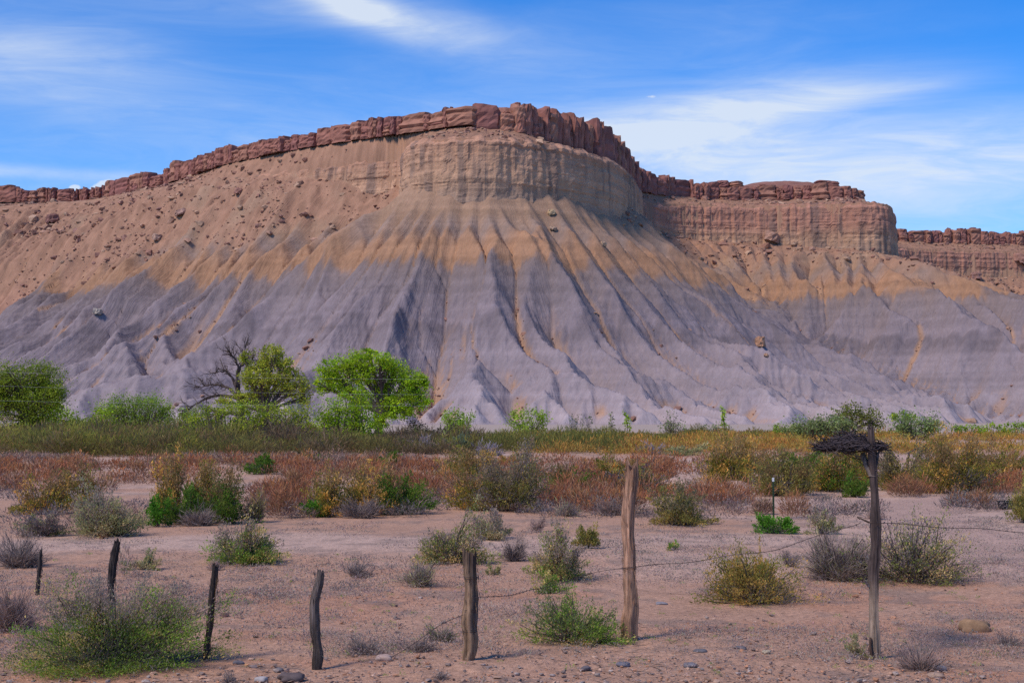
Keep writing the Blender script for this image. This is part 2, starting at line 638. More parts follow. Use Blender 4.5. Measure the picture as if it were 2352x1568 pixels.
# ---- colours of the beds
Hb = blur(H, 60)
relief = np.where(dT > 0, np.clip(H - Hb, -6, 6), 0) * sstep(dT, 3, 20)
wash = fbm(srun / 5.0, dT / 90, 44, 3)
zb = H - 1.9 * relief + 2.6 * n25 + 1.4 * n5 + 4.0 * fbm(X / 90, Y / 90, 43, 2) + 2.6 * wash
knots = [0, 12, 45, 60, 64, 88, 98, 102, 112, 119, 125, 131, 138, 150, 186, 230]
kc = np.array([(.345, .28, .275), (.28, .226, .228), (.24, .192, .196), (.165, .132, .136), (.23, .183, .188), (.20, .157, .152), (.205, .152, .134),
               (.32, .18, .105), (.355, .195, .11), (.31, .185, .12), (.275, .195, .155), (.28, .19, .14), (.32, .20, .125), (.35, .22, .14), (.37, .225, .15), (.34, .20, .14)])
C = np.stack([np.interp(zb, knots, kc[:, k]) for k in range(3)], -1)
thin = 1 + 0.05 * np.sin(zb * 1.7) + 0.11 * vnoise(H * 0.55 + .5 * n25, X * 0.006, 4) + 0.08 * vnoise(H * 1.4, X * 0.01, 6) + 0.10 * fbm(X / 18, Y / 18, 41, 3)
C = C * thin[..., None]
# tan silt washed down from the cliff over the upper beds
wsh = (sstep(H + 26 * wash + 10 * n25, 112, 156) * 0.7 * (dT > 0))[..., None]
C = C * (1 - wsh) + np.array((.325, .20, .13)) * thin[..., None] * wsh
rubc = np.stack([np.interp(H + 25 * n25, [40, 110, 190], [a, b, c]) for a, b, c in ((.34, .33, .325), (.17, .185, .18), (.12, .118, .115))], -1)
rubc = rubc * (1 + 0.28 * fbm(X / 3, Y / 3, 51, 3))[..., None]
rw = (rub * sstep(fbm(X / 26, Y / 26, 61, 3) + 0.9 * rub, 0.1, 0.75))[..., None]
C = C * (1 - rw) + rubc * rw
bm = ((dT <= 0) & (dC > -3))[..., None]
C = np.where(bm, rubc, C)
pm = (dC <= -3)[..., None]
C = np.where(pm, np.array((.27, .13, .095)) * (1 + 0.25 * n5)[..., None], C)
# tan debris carried down the larger gullies
lg = np.log(np.maximum(flow, 1.0))
deb = lg.copy()
for _ in range(4):
    deb = np.maximum.reduce([deb, np.roll(deb, 1, 0) - .5, np.roll(deb, -1, 0) - .5, np.roll(deb, 1, 1) - .5, np.roll(deb, -1, 1) - .5])
debris = sstep(deb + 1.1 * n25 + 0.9 * fbm(X / 60, Y / 60, 71, 2), 6.5, 7.8)[..., None] * 0.85
debris = np.maximum(debris, (sstep(-relief, 0.7, 2.6) * sstep(fbm(srun / 9, dT / 160, 72, 2) + .3 * n25, .08, .34) * sstep(tt, .3, .5) * (H > 1))[..., None] * .8)
C = C * (1 - debris) + np.array((.40, .235, .14)) * (1 + 0.2 * n5)[..., None] * debris

# ---- the visible part becomes mesh
mask = (np.abs(X) < 0.405 * Y + 14) & (dT < wid + 14) & (dC > np.where((X > 180) & (X < 345) & (Y < 1400), -70, -13)) & (Y < 1730)
num = np.full((NY, NX), -1)
num[mask] = np.arange(mask.sum())
q = np.stack([num[:-1, :-1], num[:-1, 1:], num[1:, 1:], num[1:, :-1]], -1).reshape(-1, 4)
q = q[(q >= 0).all(1)]

M_SLOPE, b, p = material('badland_shale')
pos = world_pos(b)
col = attr_color(b)
g1 = b.noise(pos, 0.9, 6, 0.7)
g2 = b.noise(pos, 0.16, 4, 0.6)
f = b.m('MULTIPLY', b.remap(g1, 0.25, 0.75, 0.9, 1.1, False), b.remap(g2, 0.3, 0.7, 0.92, 1.08, False))
b.link(b.vm('SCALE', col, None, f), p.inputs['Base Color'])
bp = b.n('ShaderNodeBump')
bp.inputs['Strength'].default_value = 0.42
bp.inputs['Distance'].default_value = 0.8
mpn = b.n('ShaderNodeMapping')
mpn.inputs['Scale'].default_value = (1, 0.5, 0.35)
b.link(pos, mpn.inputs[0])
ra = b.n('ShaderNodeAttribute')
ra.attribute_name = 'run'
mr = b.n('ShaderNodeMapping')
mr.inputs['Scale'].default_value = (0.85, 0.045, 0.02)
b.link(ra.outputs['Vector'], mr.inputs[0])
rill = b.noise(mr.outputs[0], 1.0, 3, 0.6, 0.25)
rill = b.m('ABSOLUTE', b.m('SUBTRACT', rill, 0.5))
b.link(b.m('ADD', b.m('MULTIPLY', rill, 3.0), b.m('ADD', b.m('MULTIPLY', b.noise(mpn.outputs[0], 0.8, 5, 0.65), .7), b.m('MULTIPLY', b.noise(pos, 2.5, 3, 0.6), 0.3))), bp.inputs['Height'])
b.link(bp.outputs[0], p.inputs['Normal'])
V = np.stack([X[mask], Y[mask], H[mask]], -1)
mesa = build('mesa', V, q, M_SLOPE, None, C[mask], True, np.stack([srun[mask], dT[mask], H[mask]], -1))
tag(mesa, 'great layered badlands mesa with purple grey slopes under red cap rock', None, None, 'structure')


def height(x, y):
    fx, fy = (np.asarray(x) - GX0) / DX, (np.asarray(y) - GY0) / DX
    ix, iy = np.clip(fx.astype(int), 0, NX - 2), np.clip(fy.astype(int), 0, NY - 2)
    tx, ty = fx - ix, fy - iy
    return ((H[iy, ix] * (1 - tx) + H[iy, ix + 1] * tx) * (1 - ty) + (H[iy + 1, ix] * (1 - tx) + H[iy + 1, ix + 1] * tx) * ty)


def hit_mesa(u, v):
    d = ray(u, v)
    t = np.arange(640, 1750, 0.5)
    px, py, pz = d[0] * t, d[1] * t, CAM_H + d[2] * t
    h = height(px, py)
    k = np.flatnonzero(pz < h)
    k = k[0] if len(k) else len(t) - 1
    return px[k], py[k], h[k], t[k]


# ---- cliff bands swept along the lines
def resample(P, step):
    s = np.r_[0, np.cumsum(np.hypot(np.diff(P[:, 0]), np.diff(P[:, 1])))]
    t = np.arange(0, s[-1], step)
    Q = np.stack([np.interp(t, s, P[:, k]) for k in range(P.shape[1])], -1)
    T = np.gradient(Q[:, :2], axis=0)
    for _ in range(3):
        T = (T + np.vstack([T[:1], T[:-1]]) + np.vstack([T[1:], T[-1:]])) / 3
    T = unit(T)
    return t, Q, np.stack([T[:, 1], -T[:, 0]], -1)    # outward normal (towards the viewer)


def cliff(name, P, step, z0, z1, nz, base_col, batter, seed, label):
    s, Q, N = resample(P, step)
    k = np.abs(Q[:, 0]) < 0.40 * Q[:, 1] + 10
    s, Q, N = s[k], Q[k], N[k]
    m = len(s)
    tz = np.linspace(0, 1, nz)
    zz = z0[k][:, None] + (z1[k] - z0[k])[:, None] * tz[None]
    S = s[:, None] + 0 * zz
    flute = 3.0 * fbm(S / 24, zz / 160, seed, 3) + 1.5 * np.abs(vnoise(S / 6.5, zz / 90, seed + 5)) + 0.8 * vnoise(S / 2.6, zz / 26, seed + 6)
    bed = 0.30 * vnoise(zz / 3.1, S / 140, seed + 7) + 0.26 * vnoise(zz / 1.2, S / 40, seed + 8) + 0.3 * vnoise(S / 3, zz / 3, seed + 12)
    spall = 0.5 * sstep(fbm(S / 9, zz / 12, seed + 30, 3), -.05, .08) + 0.35 * sstep(fbm(S / 4, zz / 7, seed + 31, 2), 0, .15) + 0.6 * sstep(vnoise(zz / 9, S / 300, seed + 32), .1, .2)
    off = 1.8 + flute * .8 + bed + spall - batter * (zz - 146)
    crest = tz > 0.985
    off = off - 3.5 * sstep(tz, 0.93, 1.0)[None]
    V = np.stack([Q[:, 0:1] + N[:, 0:1] * off, Q[:, 1:2] + N[:, 1:2] * off, zz], -1).reshape(-1, 3)
    i = np.arange(m - 1)[:, None] * nz
    j = np.arange(nz - 1)[None]
    F = np.stack([i + j, i + nz + j, i + nz + j + 1, i + j + 1], -1)
    jump = (np.diff(s) < step * 1.5)[:, None] & np.ones((1, nz - 1), bool)
    F = F[jump]
    bands = 1 + 0.10 * vnoise(zz / 2.3 + .3 * vnoise(S / 25, zz / 30, 3), S / 60, seed + 20) + 0.08 * vnoise(zz / 0.7, S / 90, seed + 21) + 0.16 * fbm(S / 10, zz / 16, seed + 22, 3)
    stain = sstep(fbm(S / 4.5, zz / 90, seed + 23, 3) + 0.35 * vnoise(S / 30, zz / 40, seed + 24), 0.02, 0.36) * 0.62 * sstep(fbm(S / 9, zz / 25, seed + 26, 2), -.25, .25)
    grey = sstep(-(zz - 151 + 5 * vnoise(S / 18, zz / 20, seed + 25)), -6, 6) * 0.55
    C = base_col(zz) * bands[..., None]
    rd_ = (sstep(Q[:, 0], 95, 125)[:, None] * sstep(zz, 160, 178))[..., None]
    C = C * (1 - rd_) + np.array((.40, .20, .135)) * bands[..., None] * rd_
    C = C * (1 - grey[..., None]) + np.array((.25, .185, .145)) * grey[..., None]
    C = C * (1 - stain[..., None]) + np.array((.15, .11, .095)) * stain[..., None]
    o = build(name, V, F.reshape(-1, 4), M_CLIFF, mesa, C.reshape(-1, 3), False)
    if label:
        o['label'] = label
    return o


M_CLIFF, b, p = material('cliff_sandstone')
pos = world_pos(b)
g1 = b.noise(pos, 0.7, 6, 0.7)
b.link(b.vm('SCALE', attr_color(b), None, b.remap(g1, 0.25, 0.75, 0.82, 1.18, False)), p.inputs['Base Color'])
bp = b.n('ShaderNodeBump')
bp.inputs['Strength'].default_value = 0.6
bp.inputs['Distance'].default_value = 0.7
mpn = b.n('ShaderNodeMapping')
mpn.inputs['Scale'].default_value = (1, 1, 3.0)
b.link(pos, mpn.inputs[0])
b.link(b.noise(mpn.outputs[0], 0.6, 5, 0.65), bp.inputs['Height'])
b.link(bp.outputs[0], p.inputs['Normal'])

tan_c = lambda zz: np.stack([np.interp(zz, [140, 160, 178, 190], c) for c in ((.42, .46, .46, .42), (.26, .28, .265, .225), (.165, .175, .165, .145))], -1)
t_, Q_, N_ = resample(TLs, 1.15)
cliff('cliff_face', TLs, 1.15, Q_[:, 2] - 30, np.maximum(188.5 + 6 * sstep(Q_[:, 0], 110, 160), Q_[:, 2] - 3) + 1.2 * vnoise(t_ / 6, t_ * 0, 8), 56, tan_c, 0.05, 100, 'tan banded sandstone cliff with dark vertical streaks')

# ---- cap rock: separate joint blocks along the rim
M_CAP = col_material('cap_sandstone', 0.5, 0.32, 0.7, (1, 1, 2.2), 0.8, 0.6)


def ico(sub=1):
    import bmesh
    bm_ = bmesh.new()
    bmesh.ops.create_icosphere(bm_, subdivisions=sub, radius=1)
    v = np.array([x.co[:] for x in bm_.verts])
    f = np.array([[x.index for x in q_.verts] for q_ in bm_.faces])
    bm_.free()
    return v, f


def box_grid(nx, ny, nz):
    """closed box of quads from -1..1 with subdivisions, top rows included"""
    V, F = [], []
    idx_ = {}

    def vid(i, j, k):
        if (i, j, k) not in idx_:
            idx_[(i, j, k)] = len(V)
            V.append((2 * i / nx - 1, 2 * j / ny - 1, 2 * k / nz - 1))
        return idx_[(i, j, k)]
    for i in range(nx):
        for j in range(ny):
            F.append((vid(i, j, nz), vid(i + 1, j, nz), vid(i + 1, j + 1, nz), vid(i, j + 1, nz)))
    for i in range(nx):
        for k in range(nz):
            F.append((vid(i, 0, k), vid(i + 1, 0, k), vid(i + 1, 0, k + 1), vid(i, 0, k + 1)))
            F.append((vid(i + 1, ny, k), vid(i, ny, k), vid(i, ny, k + 1), vid(i + 1, ny, k + 1)))
    for j in range(ny):
        for k in range(nz):
            F.append((vid(0, j + 1, k), vid(0, j, k), vid(0, j, k + 1), vid(0, j + 1, k + 1)))
            F.append((vid(nx, j, k), vid(nx, j + 1, k), vid(nx, j + 1, k + 1), vid(nx, j, k + 1)))
    return np.array(V, float), np.array(F)


def block_mesh(seed, round_=0.16, nx=5, ny=3, nz=7):
    r = np.random.default_rng(seed)
    V, F = box_grid(nx, ny, nz)
    a = np.abs(V)
    V[:, 0] *= 1 - round_ * (a[:, 1] ** 4) * r.uniform(.6, 1.4)
    V[:, 1] *= 1 - round_ * (a[:, 0] ** 4) * r.uniform(.6, 1.4)
    top = np.clip(V[:, 2], 0, 1)
    V[:, :2] *= 1 - 0.10 * (top ** 6)[:, None]
    led = np.array([1 + 0.07 * r.normal() for _ in range(nz + 1)])
    kz = np.clip(((V[:, 2] + 1) / 2 * nz).round().astype(int), 0, nz)
    V[:, 0] *= 1 + (led[kz] - 1) * 0.6
    V[:, 1] *= led[kz]
    V += r.normal(size=V.shape) * (0.055, 0.06, 0.025)
    V[:, 2] += top ** 3 * 0.10 * (r.normal() * V[:, 0] + r.normal() * V[:, 1])
    return V, F


t_, Q_, N_ = resample(CLs, 1.0)
kk = np.abs(Q_[:, 0]) < 0.385 * Q_[:, 1] + 5
pos_s = t_[kk][0]
end_s = t_[kk][-1]
rb = np.random.default_rng(5)
proto = []
for k in range(14):
    Vb, Fb = block_mesh(500 + k)
    cvar = np.array([(.27, .118, .09), (.30, .135, .098), (.25, .108, .088), (.32, .155, .105)][k % 4])
    hz = Vb[:, 2]
    cc = cvar * (1 + 0.12 * np.sin(hz * 5 + k) + 0.10 * rb.normal(size=len(hz)))[:, None]
    ob = build('cap_block', Vb, Fb, M_CAP, mesa, cc, False)
    proto.append(ob.data)
    bpy.data.objects.remove(ob)
nblk = 0
while pos_s < end_s:
    i = min(int(pos_s - t_[0]), len(t_) - 1)
    zf_, zt_ = Q_[i, 2] + (4.0 if Q_[i, 0] < -40 else 2.0), Q_[i, 3] + 2.4 * round(1.6 * float(vnoise(np.array(pos_s / 42.0), np.array(0.5), 61))) / 1.6
    wdt = float(np.clip(rb.lognormal(2.0, 0.6), 2.6, 22))
    j = min(int(pos_s + wdt / 2 - t_[0]), len(t_) - 1)
    c, nrm = Q_[j, :2], N_[j]
    drop = rb.choice([0, .3, .8, 1.4, 2.4, 3.4, 6.0]) * (0.6 if zt_ - zf_ < 12 else 1)
    top, bot = zt_ + rb.uniform(-.6, .9) - drop, zf_ - 3.0
    out = rb.uniform(-2.2, 1.6)
    ob = bpy.data.objects.new('cap_block', proto[nblk % 14] if rb.random() < .5 else proto[rb.integers(14)])
    COL.objects.link(ob)
    ob.parent = mesa
    ob.scale = (wdt / 2 * 1.04, 6.5, (top - bot) / 2)
    ob.rotation_euler = (rb.normal() * .015, rb.normal() * .02, math.atan2(nrm[1], nrm[0]) + math.pi / 2 + rb.normal() * .06)
    ob.location = (c[0] - nrm[0] * (4.0 - out), c[1] - nrm[1] * (4.0 - out), (top + bot) / 2)
    nblk += 1
    if rb.random() < 0.5 and wdt > 5:        # split along a bedding plane: lower tier set forward or back
        ob3 = bpy.data.objects.new('cap_block', proto[rb.integers(14)])
        COL.objects.link(ob3)
        ob3.parent = mesa
        hh = (top - bot) * rb.uniform(.38, .62)
        sh = rb.uniform(-.9, 1.5)
        ob3.scale = (wdt / 2 * rb.uniform(.7, 1.1), 6.5, hh / 2)
        ob3.rotation_euler = (0, 0, ob.rotation_euler[2] + rb.normal() * .06)
        ob3.location = (ob.location[0] + nrm[0] * sh, ob.location[1] + nrm[1] * sh, bot + hh / 2)
    # low rubbly ledge block on top now and then
    if rb.random() < 0.35:
        ob2 = bpy.data.objects.new('ledge_slab', proto[rb.integers(14)])
        COL.objects.link(ob2)
        ob2.parent = mesa
        ob2.scale = (wdt * rb.uniform(.2, .45), 3.5, rb.uniform(.5, 1.1))
        ob2.rotation_euler = (0, rb.normal() * .05, ob.rotation_euler[2] + rb.normal() * .3)
        ob2.location = (ob.location[0] - nrm[0] * 1.5, ob.location[1] - nrm[1] * 1.5, top + rb.uniform(.1, .6))
    pos_s += wdt * rb.uniform(.88, 1.02)
# knob of harder rock on the right hand summit
for (u, v, sx, sz) in [(1893, 420, 9, 2.2), (1908, 412, 7.5, 2.0), (1870, 424, 8, 1.8), (1801, 408, 5, 1.6), (1660, 412, 6, 2.0), (1690, 411, 6, 1.5)]:
    d = ray(u, v)
    t = 1318.0
    ob = bpy.data.objects.new('ledge_slab', proto[rb.integers(14)])
    COL.objects.link(ob)
    ob.parent = mesa
    zh = float(height(np.array(d[0] * t), np.array(d[1] * t)))
    ob.location = (d[0] * t, d[1] * t, min(CAM_H + d[2] * t - 1, zh + sz * .8))
    ob.scale = (sx, 6, sz + 1.2)
    ob.rotation_euler = (0, rb.normal() * .04, rb.normal() * .3)

# ---- rocks strewn over the talus
rv, rf = ico(1)
rv0 = rv[:12]
rf0 = ico(1)[1]
iv = unit(np.array([(-1, 1.618, 0), (1, 1.618, 0), (-1, -1.618, 0), (1, -1.618, 0), (0, -1, 1.618), (0, 1, 1.618), (0, -1, -1.618), (0, 1, -1.618),
                    (1.618, 0, -1), (1.618, 0, 1), (-1.618, 0, -1), (-1.618, 0, 1)], float))
ifc = np.array([(0, 11, 5), (0, 5, 1), (0, 1, 7), (0, 7, 10), (0, 10, 11), (1, 5, 9), (5, 11, 4), (11, 10, 2), (10, 7, 6), (7, 1, 8),
                (3, 9, 4), (3, 4, 2), (3, 2, 6), (3, 6, 8), (3, 8, 9), (4, 9, 5), (2, 4, 11), (6, 2, 10), (8, 6, 7), (9, 8, 1)])


def rocks(P, R, flat, colr, r):
    """many angular stones in one mesh: centres P, radii R"""
    n = len(P)
    k = iv[None] * (1 + 0.32 * r.normal(size=(n, 12, 1)))
    k = np.sign(k) * np.abs(k) ** 0.75
    k = k * R[:, None, None] * np.stack([r.uniform(.7, 1.5, n), r.uniform(.7, 1.2, n), flat * r.uniform(.6, 1.2, n)], -1)[:, None]
    a = r.uniform(0, 6.28, n)
    c, s = np.cos(a)[:, None], np.sin(a)[:, None]
    k = np.stack([k[..., 0] * c - k[..., 1] * s, k[..., 0] * s + k[..., 1] * c, k[..., 2]], -1)
    V = (P[:, None] + k).reshape(-1, 3)
    F = (ifc[None] + 12 * np.arange(n)[:, None, None]).reshape(-1, 3)
    return V, F, np.repeat(colr, 12, 0)


rr = np.random.default_rng(19)
wgt = (rub * (0.25 + sstep(fbm(X / 22, Y / 22, 88, 3), -.1, .5)) + 0.9 * debris[..., 0] * (dT > 3)) * mask * (dT > 1)
wgt = wgt + 0.5 * ((dT <= -3) & (dC > 0) & mask)
wf = (wgt / wgt.sum()).ravel()
pick = rr.choice(wf.size, 13000, p=wf)
px, py = X.ravel()[pick] + rr.uniform(-.6, .6, 13000), Y.ravel()[pick] + rr.uniform(-.6, .6, 13000)
R = np.clip(rr.lognormal(-0.5, 0.7, 13000), .25, 3.4)
P = np.stack([px, py, height(px, py) + R * .15], -1)
cr = np.array([(.36, .21, .145), (.30, .16, .115), (.42, .27, .18), (.25, .135, .105)])[rr.integers(0, 4, 13000)] * rr.uniform(.75, 1.2, (13000, 1))
V, F, Cc = rocks(P, R, 0.75, cr, rr)
M_ROCK = col_material('talus_stone', 0.8, 0.25, 0.4, (1, 1, 1), 1.5, 0.3)
tag(build('talus_rocks', V, F, M_ROCK, None, Cc), 'reddish tan rubble strewn over the upper slopes and gullies', 'rubble', None, 'stuff')


def boulder(u, v, wpx, hpx, colr, label, seed):
    x, y, zz, t = hit_mesa(u, v)
    r = np.random.default_rng(seed)
    V, F = block_mesh(seed, .35, 4, 4, 4)
    V = V * (1 - .25 * (np.abs(V) ** 3).sum(1, keepdims=True) / 3) + .10 * r.normal(size=V.shape)
    wpx, hpx = wpx * .95, hpx * .95
    V = V * np.array((wpx * t / FPX / 2, wpx * t / FPX / 2.4, hpx * t / FPX / 2))
    c = np.array(colr) * (1 + 0.1 * r.normal(size=(len(V), 1)))
    o = build('boulder', V, F, M_ROCK, None, c)
    o.location = (x, y - wpx * t / FPX * .15, zz + hpx * t / FPX * 0.2)
    o.rotation_euler = (0, r.normal() * .2, r.uniform(0, .6))
    tag(o, label, 'boulder', 'boulders on the mesa slopes')


for k, a in enumerate([
    (1266, 492, 20, 15, (.52, .36, .20), 'yellow boulder in the rubble just below the foot of the streaked cliff'),
    (1271, 528, 19, 9, (.42, .29, .20), 'flat tan boulder on the slope beneath the yellow boulder'),
    (417, 492, 32, 16, (.36, .22, .17), 'broad flat topped boulder lone on the left rubble slope'),
    (361, 550, 24, 18, (.40, .26, .19), 'pale tan boulder at the head of a left hand ridge'),
    (122, 508, 34, 24, (.22, .11, .09), 'big dark red boulder in the rubble at far left'),
    (225, 722, 24, 15, (.40, .34, .28), 'pale slab standing in a gully of the left purple slope'),
    (1745, 793, 25, 27, (.45, .24, .14), 'orange boulder alone on the lower purple slope at right'),
    (1760, 818, 14, 9, (.42, .25, .16), 'small orange boulder just below the lone orange boulder'),
    (1772, 556, 42, 26, (.36, .21, .15), 'large reddish block under the right hand cliff'),
    (2345, 610, 36, 24, (.30, .16, .12), 'large red block on the far right rubble slope'),
    (2240, 640, 30, 22, (.33, .18, .14), 'angular red boulder on the rubble right of the cliff corner'),
    (1152, 296, 22, 24, (.36, .18, .12), 'left of two fallen cap blocks below the summit rim'),
    (1176, 298, 24, 28, (.33, .155, .11), 'right of two fallen cap blocks below the summit rim'),
    (1385, 563, 20, 11, (.45, .30, .19), 'tan boulder on the ochre band right of centre'),
    (550, 445, 22, 16, (.30, .155, .12), 'dark red boulder high under the left rim')]):
    boulder(*a[:5], a[5], 900 + k)
# ------------------------------------------------------------------ the plain
def gz(x, y):
    """gentle relief of the plain"""
    x, y = np.asarray(x, float), np.asarray(y, float)
    r = np.hypot(x, y)
    a = 0.10 * fbm(x / 9, y / 9, 201, 3) * sstep(r, 8, 16) * (1 - 0.75 * sstep(r, 30, 90))
    return a


MOUNDS = []
for u, v, wpx, hpx in [(1560, 1120, 110, 34), (1690, 1126, 105, 26)]:
    x, y = ground_at(u, v)
    MOUNDS.append((x, y, wpx * y / FPX / 2, hpx * y / FPX))

# polar sheet: fine where the camera looks, coarse elsewhere, out to the horizon
rows = np.r_[2.0, np.linspace(6, 13, 8)]
vpx = np.linspace(1640, 1010, 240)
rows = np.r_[rows, CAM_H * FPX / (vpx - 960)]
rows = np.r_[rows, np.geomspace(rows[-1] * 1.1, 14000, 40)]
ang = np.r_[np.linspace(-180, -30, 26)[:-1], np.linspace(-30, -23, 12)[:-1], np.linspace(-23, 23, 420), np.linspace(23, 30, 12)[1:], np.linspace(30, 180, 26)[1:-1]]
ang = np.radians(ang)
RR, AA = np.meshgrid(rows, ang, indexing='ij')
gxp, gyp = RR * np.sin(AA), RR * np.cos(AA)
zg = gz(gxp, gyp)
near = 1 - sstep(RR, 28, 75)
micro = 0.014 * fbm(gxp / 0.5, gyp / 0.5, 301, 3) + 0.03 * fbm(gxp / 2.2, gyp / 2.2, 302, 3)
clod = np.clip(fbm(gxp / 0.22, gyp / 0.22, 303, 2) - 0.1, 0, 1) * 0.05
zg = zg + near * (micro + clod * (0.35 + sstep(fbm(gxp / 5, gyp / 5, 304, 2), -.2, .4)))
for (mx_, my_, mr_, mh_) in MOUNDS:
    pass
na = len(ang)
i = np.arange(len(rows) - 1)[:, None] * na
j = np.arange(na)[None]
k = (j + 1) % na
F = np.stack([i + j, i + k, i + na + k, i + na + j], -1).reshape(-1, 4)

# colours: pinkish silt, redder crusts, paler washes, worn track at right
sand = np.array((.47, .275, .178))
red = np.array((.45, .22, .125))
pale = np.array((.52, .35, .26))
grey = np.array((.22, .155, .12))
n1 = fbm(gxp / 14, gyp / 9, 311, 4)
n2 = fbm(gxp / 3.0, gyp / 2.2, 312, 4)
n3 = fbm(gxp / 0.8, gyp / 0.6, 313, 3)
w_red = sstep(n2 + 0.4 * n1, -0.08, 0.32) * (1 - sstep(RR, 26, 40)) * 0.6
w_pale = sstep(n1 + 0.25 * n2 + 0.55 * sstep(RR, 26, 60), 0.25, 0.75)
w_grey = sstep(n3 + 0.5 * n2 - 0.1 * n1, 0.12, 0.55) * 0.65
Cg = sand * np.ones(gxp.shape + (1,))
for wgt_, c_ in ((w_red, red), (w_pale, pale), (w_grey, grey)):
    Cg = Cg * (1 - wgt_[..., None]) + c_ * wgt_[..., None]
# the track swinging in from the right edge
trk = np.array([ground_at(*q_) for q_ in [(2420, 1330), (2280, 1268), (2170, 1215), (2105, 1180), (2130, 1158), (2230, 1143), (2400, 1132)]])
dtr = np.full(gxp.shape, 1e9)
for a_, b_ in zip(trk[:-1], trk[1:]):
    e = b_ - a_
    t = np.clip(((gxp - a_[0]) * e[0] + (gyp - a_[1]) * e[1]) / (e @ e), 0, 1)
    dtr = np.minimum(dtr, np.hypot(gxp - a_[0] - t * e[0], gyp - a_[1] - t * e[1]))
wtk = (1 - sstep(dtr + 0.5 * n2, 1.1, 2.0))[..., None] * 0.9
Cg = Cg * (1 - wtk) + np.array((.44, .29, .22)) * wtk
Cg = Cg * (1 + 0.16 * n3 + 0.10 * n2)[..., None]
Cg = np.where((RR > 300)[..., None], np.array((.42, .33, .26)), Cg)

M_GROUND, b, p = material('silt')
pos = world_pos(b)
a1 = b.noise(pos, 9, 6, 0.72)
a2 = b.noise(pos, 38, 4, 0.7)
dist_ = b.n('ShaderNodeVectorMath', operation='LENGTH')
b.link(pos, dist_.inputs[0])
cc_ = b.vm('SCALE', attr_color(b), None, b.m('MULTIPLY', b.remap(a1, 0.25, 0.75, 0.55, 1.42, False), b.remap(a2, 0.3, 0.7, 0.7, 1.28, False)))
spk = b.remap(b.noise(pos, 26, 3, 0.6), 0.62, 0.70)
cc_ = b.mix(b.m('MULTIPLY', spk, 0.55), cc_, (.13, .095, .085))
b.link(cc_, p.inputs['Base Color'])
bp = b.n('ShaderNodeBump')
bp.inputs['Strength'].default_value = 0.7
bp.inputs['Distance'].default_value = 0.045
b.link(b.m('ADD', a1, b.m('MULTIPLY', a2, 0.5)), bp.inputs['Height'])
b.link(bp.outputs[0], p.inputs['Normal'])
ground = build('ground', np.stack([gxp, gyp, zg], -1).reshape(-1, 3), F, M_GROUND, None, Cg.reshape(-1, 3), True)
tag(ground, 'pinkish tan desert silt plain with crusted patches', None, None, 'structure')

# bare dirt mounds
for n_, (mx_, my_, mr_, mh_) in enumerate(MOUNDS):
    th = np.linspace(0, 2 * math.pi, 64, endpoint=False)
    rr_ = np.linspace(0.02, 1.25, 22)
    A_, B_ = np.meshgrid(rr_, th, indexing='ij')
    lx, ly = A_ * np.cos(B_) * mr_, A_ * np.sin(B_) * mr_ * 0.9
    prof = np.clip(1 - A_ / 1.2, 0, 1)
    lz = mh_ * (1 - (1 - prof) ** 1.9) * (1 + 0.2 * fbm(lx / 1.2 + 9 * n_, ly / 1.2, 321, 3)) + 0.06 * fbm(lx / .3, ly / .3, 322, 2) - 0.12
    i = np.arange(len(rr_) - 1)[:, None] * 64
    j = np.arange(64)[None]
    k = (j + 1) % 64
    F = np.stack([i + j, i + k, i + 64 + k, i + 64 + j], -1).reshape(-1, 4)[:, ::-1]
    cm = np.array((.46, .30, .225)) * (1 + 0.15 * fbm(lx / .5, ly / .5, 323, 3))[..., None]
    o = build('dirt_mound', np.stack([lx, ly, lz], -1).reshape(-1, 3), F, M_GROUND, None, cm.reshape(-1, 3), True)
    o.location = (mx_, my_, float(gz(mx_, my_)))
    tag(o, ['bare pinkish dirt mound just right of the tallest split fence post', 'bare dirt mound in front of the big olive shrub row'][n_], None, None, 'structure')
# ------------------------------------------------------------------ plants
def pal(*rgb):
    return np.array([np.array(c) for c in rgb])


G_FRESH = pal((.10, .155, .045), (.12, .18, .05), (.085, .125, .045), (.30, .235, .16))
G_TAN = pal((.13, .15, .06), (.15, .17, .075), (.36, .27, .20), (.33, .25, .18), (.11, .13, .05))
G_DARK = pal((.045, .085, .022), (.055, .10, .025), (.04, .07, .022), (.065, .085, .03))
G_BRIGHT = pal((.06, .16, .022), (.075, .19, .028), (.05, .13, .02))
OLIVE = pal((.13, .125, .055), (.16, .14, .065), (.105, .105, .05), (.20, .155, .08))
GOLD = pal((.27, .185, .075), (.31, .215, .10), (.18, .155, .06), (.12, .13, .045))
OLIVEGOLD = pal((.10, .10, .035), (.14, .125, .045), (.075, .085, .03), (.32, .20, .09))
SAGE = pal((.20, .20, .125), (.24, .225, .15), (.17, .175, .11), (.28, .23, .18))
GREY = pal((.17, .145, .145), (.21, .18, .175), (.13, .11, .115), (.25, .21, .195))
LAV = pal((.27, .225, .25), (.33, .28, .30), (.22, .185, .21))
PINKDRY = pal((.34, .235, .20), (.38, .27, .225), (.28, .19, .165), (.24, .19, .16))
RUST = pal((.33, .125, .05), (.38, .155, .06), (.27, .105, .05), (.42, .20, .085))
